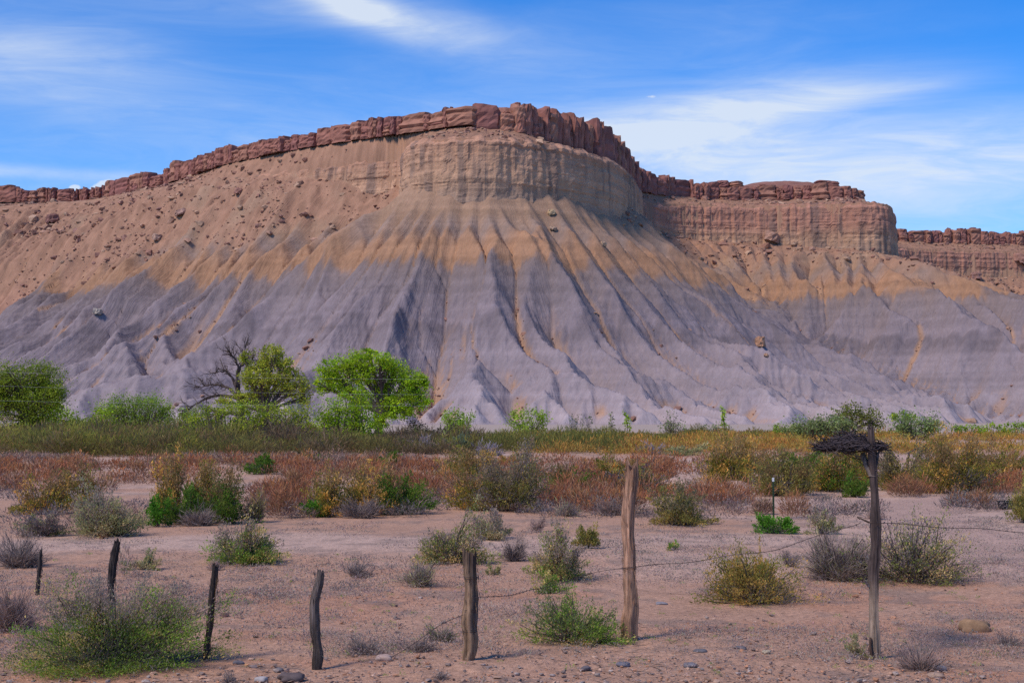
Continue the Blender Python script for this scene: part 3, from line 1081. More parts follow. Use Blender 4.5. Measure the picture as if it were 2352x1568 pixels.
for P_, k_ in ((G_FRESH, (2.3, 2.2, 1.15)), (G_TAN, (2.1, 2.0, 1.15)), (G_DARK, (2.6, 2.5, 1.2)), (G_BRIGHT, (1.8, 1.7, 1.1)), (OLIVE, (2.3, 2.15, 1.2)), (GOLD, (1.9, 1.75, 1.0)),
               (OLIVEGOLD, (2.6, 2.3, 1.15)), (SAGE, (1.9, 1.8, 1.2)), (GREY, (1.4, 1.25, 1.1)), (LAV, (1.15, 1.15, 1.15)), (PINKDRY, (1.2, 1.15, 1.1)), (RUST, (1.4, 1.25, 1.0))):
    P_ *= np.array(k_)
STEM = np.array((.12, .092, .076))
STEMGREY = np.array((.14, .115, .11))


def spread_clusters(M, w, h, r, lo=4, full=0.45):
    """cluster centres over a few uneven lobes, so that no shrub is a plain dome"""
    k = int(r.integers(3, 7))
    la = r.uniform(0, 2 * math.pi) + np.arange(k) * 2 * math.pi / k + r.normal(size=k) * .5
    lr = r.uniform(.12, .30, k) * w
    lw = r.uniform(.42, .70, k) * w
    lh = r.uniform(.55, 1.0, k) * h
    lh[r.integers(k)] = h
    li = r.integers(0, k, M)
    az = r.uniform(0, 2 * math.pi, M)
    el = np.radians(lo) + (math.pi / 2 - np.radians(lo)) * r.uniform(0, 1, M) ** 1.1
    rad = full + (1.08 - full) * r.uniform(0, 1, M)
    return np.stack([np.cos(la[li]) * lr[li] + np.cos(az) * np.cos(el) * rad * lw[li] / 2, np.sin(la[li]) * lr[li] + np.sin(az) * np.cos(el) * rad * lw[li] / 2, np.sin(el) * rad * lh[li]], -1)


def shrub(u, v, wpx, hpx, palette, label, kind='leafy', dense=1.0, name='shrub', cat='shrub', stem=STEM, seed=None, group='desert shrubs on the flat', lean=0.0, tip=None, lo=4):
    """one shrub: stems fanning from the base, clusters of small leaves or twigs at their ends"""
    x, y = ground_at(u, v)
    D = y
    m = D / FPX
    if v < 1200:                                    # the farther ones sit closer together
        wpx, hpx = wpx * 1.22, hpx * 1.16
    if kind == 'leafy':
        wpx, hpx = wpx * 1.2, hpx * 1.14
    w_, h_ = wpx * m, hpx * m
    r = np.random.default_rng(int(u * 7 + v) if seed is None else seed)
    px = D / 1422.0                                 # size of one render pixel out there
    area = wpx * hpx / 5.27
    root = empty(name, (x, y, float(gz(x, y)) - 0.02))
    st, fo = Geo(), Geo()
    M = int(np.clip(area / (48 if kind == 'leafy' else 70), 18, 130))
    Cn = spread_clusters(M, w_ * .92, h_ * .97, r, lo)
    Cn[:, 0] += lean * Cn[:, 2]
    base_r = np.clip(0.021 * w_, .007, .045)
    for c in Cn:
        b0 = np.append(r.normal(size=2) * w_ * .03, 0)
        mid = np.array((c[0] * r.uniform(.3, .6), c[1] * r.uniform(.3, .6), c[2] * r.uniform(.3, .6))) + r.normal(size=3) * w_ * .03
        path = bez(b0, mid, c * (.88 if kind == 'leafy' else .97), 5)
        st.tube(path, np.linspace(max(base_r * r.uniform(.3, .6), px * .15), max(base_r * .12, px * .10), 5), stem * r.uniform(.7, 1.25), 3)
    nl = int(area * 2.15 * dense)
    if kind == 'twiggy':
        nl = int(area * 0.75 * dense)
        src = r.integers(0, M, nl)
        t = r.uniform(.15, 1.0, nl)[:, None]
        P = Cn[src] * t * np.stack([np.ones(nl)] * 2 + [t[:, 0] ** .3], -1) * .85 + r.normal(size=(nl, 3)) * (w_ * .05, w_ * .05, h_ * .05)
        P[:, 2] = np.abs(P[:, 2])
        Dr = unit(unit(Cn[src]) * .8 + (0, 0, .35) + r.normal(size=(nl, 3)) * .55)
        L = r.uniform(.10, .26, nl) * (w_ + h_) * .5
        W = np.maximum(px * r.uniform(.16, .3, nl), .0016)
        ci = palette[r.integers(0, len(palette), nl)] * r.uniform(.7, 1.25, (nl, 1))
        fo.blades(P, Dr, L, W, ci)
        fname, mt = 'twigs', M_TWIG
    else:
        # side twigs
        for _ in range(M // 2):
            c = Cn[r.integers(M)]
            e = c * r.uniform(.75, .98) + r.normal(size=3) * (w_ * .06, w_ * .06, h_ * .06)
            e[2] = max(e[2], .03)
            s0 = c * r.uniform(.45, .8)
            st.tube(bez(s0, (s0 + e) / 2 + r.normal(size=3) * w_ * .02, e, 4), np.linspace(px * .22, px * .12, 4), stem * r.uniform(.8, 1.5), 3)
        ccol = r.integers(0, len(palette), M)
        if tip is not None:                          # seed heads gather towards the top
            hi = (Cn[:, 2] > np.quantile(Cn[:, 2], .5)) & (r.uniform(size=M) < .7)
        src = r.integers(0, M, nl)
        # upright plumes: leaves crowd the outer part of every stem and thin to a tip
        c = Cn[src]
        t = r.uniform(0, 1, nl)[:, None] ** .85
        s0 = c * (.55, .55, .45)
        sg = r.uniform(.035, .075, M)[src][:, None] * (1.25 - .85 * t)
        P = s0 + (c * 1.06 - s0) * t + r.normal(size=(nl, 3)) * sg * (w_, w_, h_ * 1.1)
        P[:, 2] = np.maximum(P[:, 2], .01 + .08 * h_ * r.uniform(0, 1, nl))
        Dr = unit(unit(c - s0) * .8 + (0, 0, .45) + r.normal(size=(nl, 3)) * .45)
        L = np.maximum(r.uniform(1.3, 3.4, nl) * px, .016) * r.uniform(.7, 1.2, nl)
        W = np.maximum(L * r.uniform(.14, .26, nl), px * .26)
        pc = palette[np.where(r.uniform(size=nl) < .1, r.integers(0, len(palette), nl), ccol[src])]
        if tip is not None:
            tw = hi[src] & (t[:, 0] > r.uniform(.15, .65, M)[src])
            pc = np.where(tw[:, None], tip, pc)
        ci = pc * r.uniform(.72, 1.28, (nl, 1)) * (1 + .06 * r.normal(size=(nl, 3)))
        fo.blades(P, Dr, L, W, np.clip(ci, .004, 1))
        # grey dead twigs low down
        nd = int(nl * .05)
        az = r.uniform(0, 6.283, nd)
        P = np.stack([np.cos(az) * w_ * .36 * r.uniform(.1, 1, nd), np.sin(az) * w_ * .36 * r.uniform(.1, 1, nd), h_ * .3 * r.uniform(0, 1, nd)], -1)
        Dr = unit(P * (1, 1, .3) / w_ * 2.0 + (0, 0, .45) + r.normal(size=(nd, 3)) * .5)
        fo.blades(P, Dr, r.uniform(.06, .14, nd) * w_, np.maximum(px * .18, .0016), STEMGREY * r.uniform(.6, 1.5, (nd, 1)))
        fname, mt = 'foliage', M_LEAF
    st.make('branches', M_TWIG, root)
    tag(fo.make(fname, mt, root), None, None, None, 'stuff')
    tag(root, label, cat, group)
    return root


def tussocks(name, spots, label, cat, mat, spread=.35, parent=None):
    """one mass of wispy brush: spots = (x, y, width, height, blades, base colour, tip colour, pixel); each spot is a rounded clump"""
    g = Geo()
    P, Dd, L, W, C1, C2 = [], [], [], [], [], []
    for (x, y, w_, h_, n, c1, c2, px) in spots:
        a = rng.uniform(0, 6.283, n)
        rad = np.sqrt(rng.uniform(0, 1, n))
        ox, oy = np.cos(a) * rad * w_ * .5, np.sin(a) * rad * w_ * .5
        zb_ = float(gz(x, y))
        dome = np.sqrt(np.clip(1 - rad ** 2 * .85, 0, 1)) * (1 + .18 * rng.normal())
        t0 = rng.uniform(0, 1, n) ** .75 * .78 * dome
        P.append(np.stack([x + ox, y + oy, zb_ + t0 * h_], -1))
        Dd.append(unit(np.stack([np.cos(a) * rad * spread * 1.6, np.sin(a) * rad * spread * 1.6, np.ones(n)], -1) + rng.normal(size=(n, 3)) * spread))
        L.append(h_ * rng.uniform(.18, .42, n))
        W.append(np.full(n, px * .34) * rng.uniform(.6, 1.5, n))
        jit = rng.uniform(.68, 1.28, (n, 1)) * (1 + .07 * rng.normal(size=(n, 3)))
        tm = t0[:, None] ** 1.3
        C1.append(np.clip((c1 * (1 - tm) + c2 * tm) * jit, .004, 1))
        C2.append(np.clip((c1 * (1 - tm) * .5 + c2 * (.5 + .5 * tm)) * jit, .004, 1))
    g.blades(np.concatenate(P), np.concatenate(Dd), np.concatenate(L), np.concatenate(W), np.concatenate(C1), np.concatenate(C2))
    o = g.make(name, mat, parent)
    if label:
        tag(o, label, cat, None, 'stuff')
    return o


def band(quads, count, wr, hr, nb, c1s, c2s, keep=None):
    """scatter brush spots over picture-surveyed ground patches: (u0, v0, u1, v1, weight)"""
    out = []
    wsum = sum(q_[4] for q_ in quads)
    for (u0, v0, u1, v1, wt_) in quads:
        for _ in range(int(count * wt_ / wsum)):
            u, v = rng.uniform(u0, u1), rng.uniform(v0, v1)
            if keep is not None and float(fbm(np.array(u / 75), np.array(v / 11), 777, 2)) < keep:
                continue
            x, y = ground_at(u, v)
            s = rng.uniform(.75, 1.25)
            k1, k2 = c1s[rng.integers(len(c1s))], c2s[rng.integers(len(c2s))]
            out.append((x, y, rng.uniform(*wr) * s, rng.uniform(*hr) * s, nb, k1, k2, y / 1422.0))
    return out


# ---- rusty tumble brush across the middle distance
rust = band([(-40, 1062, 520, 1098, 3.4), (-40, 1100, 420, 1114, 1.2), (-30, 1120, 240, 1132, .7), (520, 1062, 900, 1092, 2.4), (640, 1098, 720, 1130, .5), (690, 1088, 900, 1104, .8),
             (860, 1062, 1020, 1088, 1.2), (870, 1108, 1100, 1162, 2.8), (1120, 1062, 1640, 1106, 4), (1250, 1130, 1500, 1176, 2.0), (1480, 1090, 1620, 1104, .9),
             (1590, 1136, 1720, 1164, .9), (2050, 1112, 2120, 1140, .6), (2280, 1096, 2400, 1136, 1.2), (2130, 1050, 2400, 1080, .9), (600, 1120, 690, 1186, .9), (1620, 1050, 2000, 1066, .8)],
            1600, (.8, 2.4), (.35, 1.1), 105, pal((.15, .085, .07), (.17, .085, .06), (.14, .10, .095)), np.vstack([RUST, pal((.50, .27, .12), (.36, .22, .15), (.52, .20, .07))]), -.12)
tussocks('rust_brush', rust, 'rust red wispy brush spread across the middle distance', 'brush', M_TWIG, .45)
straw = band([(470, 1056, 860, 1068, 2.2), (-40, 1054, 180, 1064, 1.3), (380, 1056, 520, 1064, .7), (860, 1056, 960, 1066, .7)],
             300, (1.0, 2.2), (.45, .8), 70, pal((.25, .15, .10), (.22, .16, .14)), pal((.40, .23, .13), (.36, .24, .18), (.38, .26, .20)))
greyb = band([(30, 1150, 340, 1222, 2.2), (590, 1120, 720, 1196, 1.3), (960, 1140, 1100, 1178, 1), (1180, 1140, 1500, 1196, 2), (1590, 1145, 1730, 1196, 1), (1850, 1150, 2010, 1206, 1), (2190, 1150, 2340, 1178, 1), (-20, 1110, 120, 1150, .6), (690, 1150, 960, 1192, 1)],
             240, (.7, 1.5), (.25, .6), 110, pal((.12, .09, .085), (.15, .12, .115)), pal((.25, .20, .19), (.30, .22, .19), (.20, .18, .15), (.34, .19, .11)))
tussocks('grey_brush', greyb, 'low grey brush filling the gaps between the middle shrubs', 'brush', M_TWIG, .7)
tussocks('straw_brush', straw, 'pale straw coloured dry grass below the tree thicket', 'dry grass', M_TWIG, .45)
# ---- golden willow scrub on the right, olive tamarisk on the left
gold = band([(1240, 1006, 2400, 1026, 3), (1240, 1022, 1900, 1046, 2.4), (2050, 1020, 2400, 1046, 1), (1500, 997, 2400, 1008, 1.4)],
            1000, (1.8, 5.2), (.5, 1.45), 105, pal((.36, .18, .05), (.28, .18, .05)), pal((.62, .29, .05), (.56, .25, .045), (.64, .34, .07), (.42, .32, .05), (.34, .32, .055), (.50, .22, .07), (.30, .26, .06)), -.22)
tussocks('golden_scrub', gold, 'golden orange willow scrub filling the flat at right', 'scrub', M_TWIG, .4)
yel = band([(1050, 1006, 1560, 1018, 2), (1560, 998, 1960, 1006, 1), (1060, 1018, 1420, 1042, 2.6)], 340, (2.2, 4.5), (.9, 2.0), 120, pal((.11, .09, .035), (.10, .095, .035)), pal((.26, .25, .055), (.32, .26, .055), (.20, .21, .05)))
tussocks('yellow_green_scrub', yel, 'yellow green scrub in the middle between the brown thicket and golden flat', 'scrub', M_LEAF, .45)
tam = band([(-60, 1018, 430, 1050, 5), (300, 1018, 480, 1044, 1.6), (-60, 1000, 480, 1016, 1.6)],
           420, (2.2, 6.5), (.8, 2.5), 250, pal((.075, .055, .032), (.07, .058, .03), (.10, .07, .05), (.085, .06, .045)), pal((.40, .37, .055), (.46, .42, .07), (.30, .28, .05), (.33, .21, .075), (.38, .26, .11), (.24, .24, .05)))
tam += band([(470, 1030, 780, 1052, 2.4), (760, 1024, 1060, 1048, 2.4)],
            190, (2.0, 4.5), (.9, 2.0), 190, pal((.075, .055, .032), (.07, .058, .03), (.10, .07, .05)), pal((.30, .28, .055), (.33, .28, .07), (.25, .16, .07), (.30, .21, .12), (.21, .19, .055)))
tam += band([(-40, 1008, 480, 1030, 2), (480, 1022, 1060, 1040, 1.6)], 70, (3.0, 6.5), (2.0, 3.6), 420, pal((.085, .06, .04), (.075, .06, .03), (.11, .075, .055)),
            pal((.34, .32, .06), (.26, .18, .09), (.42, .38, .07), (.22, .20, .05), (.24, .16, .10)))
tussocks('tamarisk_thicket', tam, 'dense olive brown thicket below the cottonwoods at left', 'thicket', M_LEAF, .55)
# ------------------------------------------------------------------ the shrubs one can tell apart: u, v of the base, width, height
TANTIP = np.array((.38, .285, .21))
GOLDTIP = np.array((.38, .24, .10))
S = shrub
# foreground
S(252, 1520, 430, 214, G_FRESH, 'large green and tan bushy shrub in the left foreground, widest of all', dense=1.25, tip=TANTIP)
S(30, 1445, 150, 175, PINKDRY, 'pinkish dry twiggy shrub at the left edge behind the largest shrub', 'twiggy', 1.3, stem=STEMGREY)
S(45, 1300, 190, 85, GREY, 'grey leafless shrub at the left edge behind the thinnest post', 'twiggy', 1.3, stem=STEMGREY)
S(557, 1290, 185, 112, G_FRESH, 'green shrub with pinkish seed heads on the open flat at left', tip=TANTIP)
S(498, 1306, 78, 44, PINKDRY, 'pale round tumbleweed beside the bent post top', 'twiggy', 1.4, 'tumbleweed', 'tumbleweed', STEMGREY)
S(333, 1306, 80, 46, SAGE, 'small sage green shrub behind the largest foreground shrub', dense=.8)
S(822, 1322, 120, 56, GREY, 'low grey leafless shrub between the two short middle posts', 'twiggy', 1.2, stem=STEMGREY)
S(965, 1345, 145, 76, np.vstack([GREY, SAGE[:2]]), 'grey twiggy shrub with pale green right side, left of the wire wrapped post', 'twiggy', 1.3, stem=STEMGREY)
S(1035, 1296, 182, 112, G_TAN, 'dark green and tan shrub directly behind the wire wrapped post', tip=TANTIP)
S(1130, 1240, 120, 84, SAGE, 'rounded pale green shrub behind the green and tan one', tip=TANTIP)
S(1180, 1290, 92, 80, GREY, 'dark grey leafless shrub between two green shrubs near the centre', 'twiggy', 1.6, stem=STEM)
S(1232, 1222, 68, 60, PINKDRY, 'wispy pale tan shrub behind the central green shrub', 'twiggy', 1.0, stem=STEMGREY)
S(1290, 1330, 138, 128, G_TAN, 'tall green shrub with tan tips left of the tall split post', tip=TANTIP)
S(1350, 1261, 76, 62, OLIVE, 'small olive shrub just left of the tall split post')
S(1262, 1357, 88, 56, G_FRESH, 'low fresh green shrub below the tall green shrub near the centre', dense=.8)
S(1132, 1322, 36, 36, SAGE, 'tiny pale green plant right of the wire wrapped post top', dense=.9)
S(1322, 1473, 222, 124, G_FRESH, 'open branched green shrub between the wire wrapped post and the tall split post', dense=.8, tip=np.array((.20, .22, .09)))
S(1550, 1265, 40, 28, G_FRESH, 'tiny bright green plant alone on the flat right of the tall split post')
S(1725, 1380, 268, 128, GOLD, 'green and golden shrub on the right foreground flat', dense=.95)
S(1752, 1372, 60, 128, GOLD[:2], 'upright golden plume rising from the green and golden shrub', dense=.9)
S(1813, 1302, 70, 60, GREY, 'grey twiggy shrub just right of the golden plume', 'twiggy', 1.4, stem=STEM)
S(1925, 1330, 235, 135, np.vstack([GREY, GREY, SAGE[:1]]), 'sprawling grey shrub behind the snag, to its left', 'twiggy', 1.4, stem=STEM)
S(2095, 1333, 310, 150, np.vstack([G_TAN, GREY]), 'sprawling half green shrub behind the snag, to its right', dense=.5, lo=2)
S(1970, 1508, 56, 62, SAGE, 'small sage green plant at the left foot of the snag', dense=.7)
S(2112, 1538, 180, 84, PINKDRY, 'pale dry twiggy plant at the right foot of the snag', 'twiggy', .55, stem=STEMGREY)
S(2315, 1478, 120, 46, GREY, 'grey dead branches lying beside the tan block at right', 'twiggy', .9, 'dead_branches', 'branches', STEMGREY, lo=1)
S(588, 1464, 26, 24, pal((.075, .06, .055), (.10, .08, .07)), 'small dark round seed head plant between two left posts', 'twiggy', 1.8, stem=STEM)
S(530, 1566, 70, 36, GREY, 'grey grass tuft at the bottom edge between left posts', 'twiggy', 1.6, 'grass_tuft', 'grass tuft', STEMGREY)
S(1010, 1470, 110, 58, np.vstack([GREY, G_DARK[:1]]), 'low grey and dark green weeds caught on the wire left of its post', 'twiggy', 1.4, stem=STEMGREY)
S(845, 1500, 150, 42, GREY, 'low mat of grey dead weeds in front, right of a dark post', 'twiggy', 1.5, stem=STEMGREY, lo=1)
S(960, 1496, 130, 46, GREY, 'grey dead weeds heaped against the wire wrapped post', 'twiggy', 1.5, stem=STEMGREY, lo=1)
S(1010, 1560, 80, 30, GREY, 'small grey weed at the bottom edge by the wire wrapped post', 'twiggy', 1.4, stem=STEMGREY)
# middle, left
S(240, 1232, 205, 118, SAGE, 'broad grey green shrub at left behind the orange tumbleweed', tip=TANTIP)
S(95, 1232, 130, 72, np.vstack([GREY, SAGE[:1]]), 'dark grey shrub at far left beside the broad grey green one', dense=.9)
S(235, 1238, 44, 33, pal((.34, .19, .10), (.28, .15, .08)), 'orange brown round tumbleweed under the broad grey green shrub', 'twiggy', 1.8, 'tumbleweed', 'tumbleweed', STEM)
S(100, 1180, 125, 74, OLIVEGOLD, 'dark olive shrub at far left behind the grey ones', tip=GOLDTIP * .7)
S(188, 1165, 105, 90, OLIVEGOLD, 'tall dark olive shrub with gold tips at left', tip=GOLDTIP * .7)
S(400, 1196, 85, 140, OLIVEGOLD, 'tall gold topped shrub at the left of the big green clump', tip=GOLDTIP)
S(458, 1192, 75, 138, OLIVEGOLD, 'second tall gold topped plume in the big green clump', tip=GOLDTIP)
S(522, 1204, 135, 135, G_DARK, 'dark green bushy shrub forming the right of the big left clump', tip=GOLDTIP * .8)
S(430, 1204, 120, 105, G_DARK, 'dark green shrub in the heart of the big left clump')
S(363, 1210, 70, 78, G_BRIGHT, 'bright green low shrub at the left front of the big clump')
S(457, 1210, 140, 66, GREY, 'grey twiggy shrub at the foot of the big left clump', 'twiggy', 1.4, stem=STEM)
S(583, 1202, 95, 100, np.vstack([GREY, OLIVE]), 'brownish grey shrub at the right end of the big left clump', 'twiggy', 1.5)
S(600, 1089, 76, 47, G_DARK, 'round dark green shrub alone amid the rusty brush', dense=1.2)
S(725, 1062, 66, 19, G_DARK, 'low green shrub on the straw grass right of the round dark shrub')
S(745, 1186, 105, 92, OLIVEGOLD, 'gold topped green shrub at the left of the centre left clump', tip=GOLDTIP)
S(850, 1182, 135, 100, OLIVEGOLD, 'tallest gold topped shrub of the centre left clump', tip=GOLDTIP)
S(918, 1182, 115, 76, G_DARK, 'dark green shrub at the right end of the centre left clump', dense=1.1)
S(727, 1188, 72, 52, G_BRIGHT, 'bright green low shrub at the left front of the centre left clump')
S(830, 1191, 125, 55, GREY, 'grey twiggy mound in front of the centre left clump', 'twiggy', 1.8, stem=STEM)
S(892, 1080, 80, 36, G_DARK, 'low green shrub in the rusty brush left of the golden mound')
# middle, centre
S(1075, 1093, 158, 56, GOLD, 'wide golden green mound shrub in the rusty brush', dense=1.1, tip=GOLDTIP)
S(1176, 1070, 76, 32, GOLD, 'small golden shrub right behind the wide golden mound', tip=GOLDTIP)
S(1095, 1170, 115, 86, OLIVEGOLD, 'olive gold shrub at the left of the large grey olive one', tip=GOLDTIP * .9)
S(1168, 1172, 190, 124, np.vstack([OLIVE, GREY[:2]]), 'large grey olive shrub in the centre of the brush', dense=1.1, tip=np.array((.30, .22, .13)))
S(1310, 1136, 124, 64, G_DARK, 'dark green shrub between the large grey olive one and the tall split post', tip=GOLDTIP * .8)
S(1410, 1102, 108, 58, OLIVEGOLD, 'green gold shrub behind the top of the tall split post', tip=GOLDTIP)
S(1462, 1138, 155, 68, np.vstack([OLIVE, GREY]), 'dark branching grey shrub beside the top of the tall split post', dense=.8)
S(1557, 1206, 168, 88, OLIVE, 'rounded olive shrub right of the tall split post', dense=1.25, tip=np.array((.24, .20, .10)))
S(1300, 1186, 100, 42, np.vstack([GREY, SAGE[:1]]), 'low grey shrub below the dark green one near the centre', 'twiggy', 1.5)
S(1400, 1184, 110, 36, GREY, 'low dark grey brush left of the tall split post', 'twiggy', 1.5)
S(975, 1042, 90, 40, LAV, 'lavender grey shrub under the brown thicket, left one', 'twiggy', 1.8, stem=STEM)
S(1123, 1047, 84, 34, LAV, 'lavender grey shrub right of the sage bush', 'twiggy', 1.8, stem=STEM)
S(1055, 1044, 80, 42, pal((.17, .20, .11), (.21, .23, .13), (.13, .16, .08)), 'sage green bush between two lavender shrubs')
S(1502, 1044, 84, 30, LAV, 'lavender grey shrub at the edge of the golden flat', 'twiggy', 1.8, stem=STEM)
S(1570, 1046, 90, 24, SAGE, 'low sage shrub right of the lavender one on the golden flat edge')
# middle, right
S(1670, 1110, 160, 98, OLIVEGOLD, 'big olive shrub behind the right dirt mound', dense=1.15, tip=GOLDTIP)
S(1790, 1138, 145, 82, OLIVE, 'olive shrub behind the green steel post', tip=GOLDTIP * .6)
S(1745, 1085, 110, 50, GOLD, 'gold tipped shrub in the back row left of the snag', tip=GOLDTIP)
S(1850, 1088, 105, 52, G_DARK, 'green shrub in the back row behind the steel post')
S(1905, 1128, 150, 96, np.vstack([OLIVEGOLD, G_DARK[:2]]), 'tall mixed green shrub left of the snag in the back row', tip=GOLDTIP * .8)
S(1972, 1112, 110, 96, GOLD, 'golden bush close left behind the snag', tip=GOLDTIP)
S(1960, 1142, 80, 44, G_DARK, 'low dark green shrub left of the snag trunk')
S(2080, 1126, 140, 94, OLIVE, 'grey olive shrub close right behind the snag', tip=np.array((.27, .21, .12)))
S(2195, 1133, 175, 116, OLIVEGOLD, 'large dark olive shrub with gold crown right of the snag', dense=1.2, tip=GOLDTIP * .9)
S(2265, 1116, 110, 88, OLIVEGOLD, 'dark olive shrub right of the large gold crowned one', tip=GOLDTIP * .8)
S(2320, 1096, 110, 56, GOLD, 'golden shrub at the right edge of the back row', tip=GOLDTIP)
S(1780, 1225, 112, 48, G_BRIGHT, 'bright green low bush at the foot of the steel post', dense=1.2)
S(1887, 1225, 95, 54, SAGE, 'pale tan green shrub right of the bright green bush', dense=.8, tip=TANTIP)
S(2356, 1202, 90, 92, OLIVE, 'grey green shrub cut by the right edge beside the black tub')
S(2005, 1195, 56, 62, PINKDRY, 'wispy pinkish dry shrub behind the snag at mid height', 'twiggy', 1.0, stem=STEMGREY)


def tuft(u, v, wpx, hpx, c1, c2, label, n=500):
    x, y = ground_at(u, v)
    m = y / FPX
    o = tussocks('grass_tussock', [(0, 0, wpx * m * .7, hpx * m * 1.15, n, c1, c2, y / 1422.0)], None, None, M_TWIG, .5)
    o.location = (x, y, float(gz(x, y)))
    tag(o, label, 'grass tussock', 'rusty grass tussocks')


RB, RT = np.array((.24, .14, .10)), np.array((.42, .19, .075))
tuft(1825, 1192, 85, 56, RB, RT, 'rusty orange tussock right of the steel post')
tuft(1752, 1182, 55, 42, RB * .9, np.array((.36, .22, .13)), 'faded tussock left of the steel post')
tuft(2080, 1142, 105, 46, RB, RT * .85, 'broad rusty tussock right of the snag', 700)
tuft(2200, 1164, 60, 38, RB, RT, 'small rusty tussock by the bend of the track', 350)
tuft(2250, 1166, 70, 48, RB, np.array((.46, .22, .085)), 'brightest rusty tussock by the bend of the track', 450)
tuft(1330, 1160, 60, 44, RB, np.array((.46, .21, .08)), 'bright orange tussock near the centre below the dark green shrub', 450)
tuft(645, 1190, 60, 72, RB, RT, 'rusty tussock at the right end of the big left clump', 450)
tuft(675, 1150, 80, 70, RB, RT, 'tall pale rusty tussock behind the right end of the big left clump', 450)
tuft(320, 1095, 40, 34, RB, RT, 'small rusty tussock on the pale wash at left', 250)
tuft(1440, 1168, 90, 42, RB * .8, RT * .8, 'dark rusty tussock just left of the tall split post', 500)
tuft(285, 1320, 60, 60, np.array((.34, .24, .19)), np.array((.40, .28, .22)), 'thin dry grass beside the second post from the left', 160)
tuft(760, 1535, 46, 60, np.array((.36, .27, .20)), np.array((.46, .36, .26)), 'pale dry grass at the foot of the dark leaning post', 40)

# ---- sparse grey grass and weeds over the flat
spots = []
for _ in range(5500):
    v = 1205 + 330 * rng.uniform(0, 1) ** 1.2
    u = rng.uniform(-60, 2420)
    x, y = ground_at(u, v)
    dn = float(fbm(np.array(x / 2.6), np.array(y / 2.6), 401, 3))
    if dn < 0.0 + (0.18 if 1190 < v < 1255 else 0) + rng.uniform(-.2, .2):
        continue
    k = rng.integers(4)
    c1 = GREY[k] * 1.2
    c2 = [GREY[1] * 1.3, np.array((.20, .20, .14)), PINKDRY[0] * 1.1, np.array((.30, .26, .21))][rng.integers(4)]
    spots.append((x, y, rng.uniform(.2, .9), rng.uniform(.04, .17), int(rng.uniform(18, 55)), c1, c2, y / 1422.0))
for (u, v, n_, su, sv) in [(640, 1400, 90, 190, 55), (420, 1345, 60, 160, 30), (180, 1350, 70, 150, 30), (900, 1480, 110, 150, 22), (560, 1370, 50, 140, 25), (1150, 1400, 30, 120, 40), (1620, 1290, 35, 190, 25),
                          (1480, 1250, 40, 120, 12), (1880, 1245, 40, 120, 14), (2200, 1205, 50, 110, 12), (60, 1470, 60, 110, 50), (1500, 1520, 25, 260, 25), (2250, 1500, 50, 120, 40), (790, 1350, 60, 150, 22)]:
    for _ in range(n_):
        x, y = ground_at(u + rng.normal() * su, min(v + rng.normal() * sv, 1580))
        spots.append((x, y, rng.uniform(.25, .9), rng.uniform(.06, .2), int(rng.uniform(35, 80)), GREY[rng.integers(4)] * 1.15, [GREY[1] * 1.2, np.array((.36, .28, .22)), np.array((.30, .25, .20)), GREY[3] * 1.2][rng.integers(4)], y / 1422.0))
tussocks('dry_grass', spots, 'thin grey dry grass sprinkled over the flat', 'grass', M_TWIG, .8)
spots = []
for _ in range(260):
    x, y = ground_at(rng.uniform(-40, 2400), rng.uniform(1270, 1555))
    spots.append((x, y, rng.uniform(.06, .18), rng.uniform(.04, .10), 22, G_FRESH[1], G_FRESH[0] * 1.1, y / 1422.0))
tussocks('green_weeds', spots, 'tiny green weeds dotted over the near ground', 'weeds', M_LEAF, .9)

# ---- dead twigs and plant litter lying on the flat
gl = Geo()
nlit = 5200
vv = 1590 - 330 * rng.uniform(0, 1, nlit) ** 1.5
uu = rng.uniform(-60, 2420, nlit)
xy = np.array([ground_at(a_, b_) for a_, b_ in zip(uu, vv)])
kp = fbm(xy[:, 0] / 1.8, xy[:, 1] / 1.8, 611, 3) > rng.uniform(-.35, .35, nlit)
xy = xy[kp]
nlit = len(xy)
th = rng.uniform(0, 6.283, nlit)
Dl = unit(np.stack([np.cos(th), np.sin(th), rng.uniform(-.05, .35, nlit)], -1))
cl = np.array([(.10, .075, .062), (.22, .17, .145), (.07, .052, .045), (.36, .26, .19)])[rng.integers(0, 4, nlit)] * rng.uniform(.7, 1.3, (nlit, 1))
gl.blades(np.stack([xy[:, 0], xy[:, 1], gz(xy[:, 0], xy[:, 1]) + .02], -1), Dl, rng.uniform(.04, .22, nlit), rng.uniform(.002, .006, nlit), cl)
tag(gl.make('plant_litter', M_TWIG), 'dead twigs and plant litter scattered over the near ground', 'litter', None, 'stuff')
# ------------------------------------------------------------------ trees
CW = pal((.17, .31, .025), (.20, .36, .03), (.13, .25, .022), (.24, .37, .035))
YG = pal((.22, .26, .05), (.26, .29, .06), (.18, .22, .045))
DG = pal((.10, .155, .03), (.12, .18, .034), (.08, .125, .027))
MG = pal((.14, .23, .05), (.16, .26, .055), (.115, .19, .045))
WG = pal((.20, .225, .13), (.23, .25, .15), (.17, .20, .11))
for P_, k_ in ((CW, (1.95, 1.6, .9)), (YG, (1.9, 1.75, 1.0)), (DG, (2.5, 2.1, 1.0)), (MG, (2.0, 1.75, 1.0)), (WG, (1.5, 1.5, 1.1))):
    P_ *= np.array(k_)
BARK = np.array((.095, .07, .058))


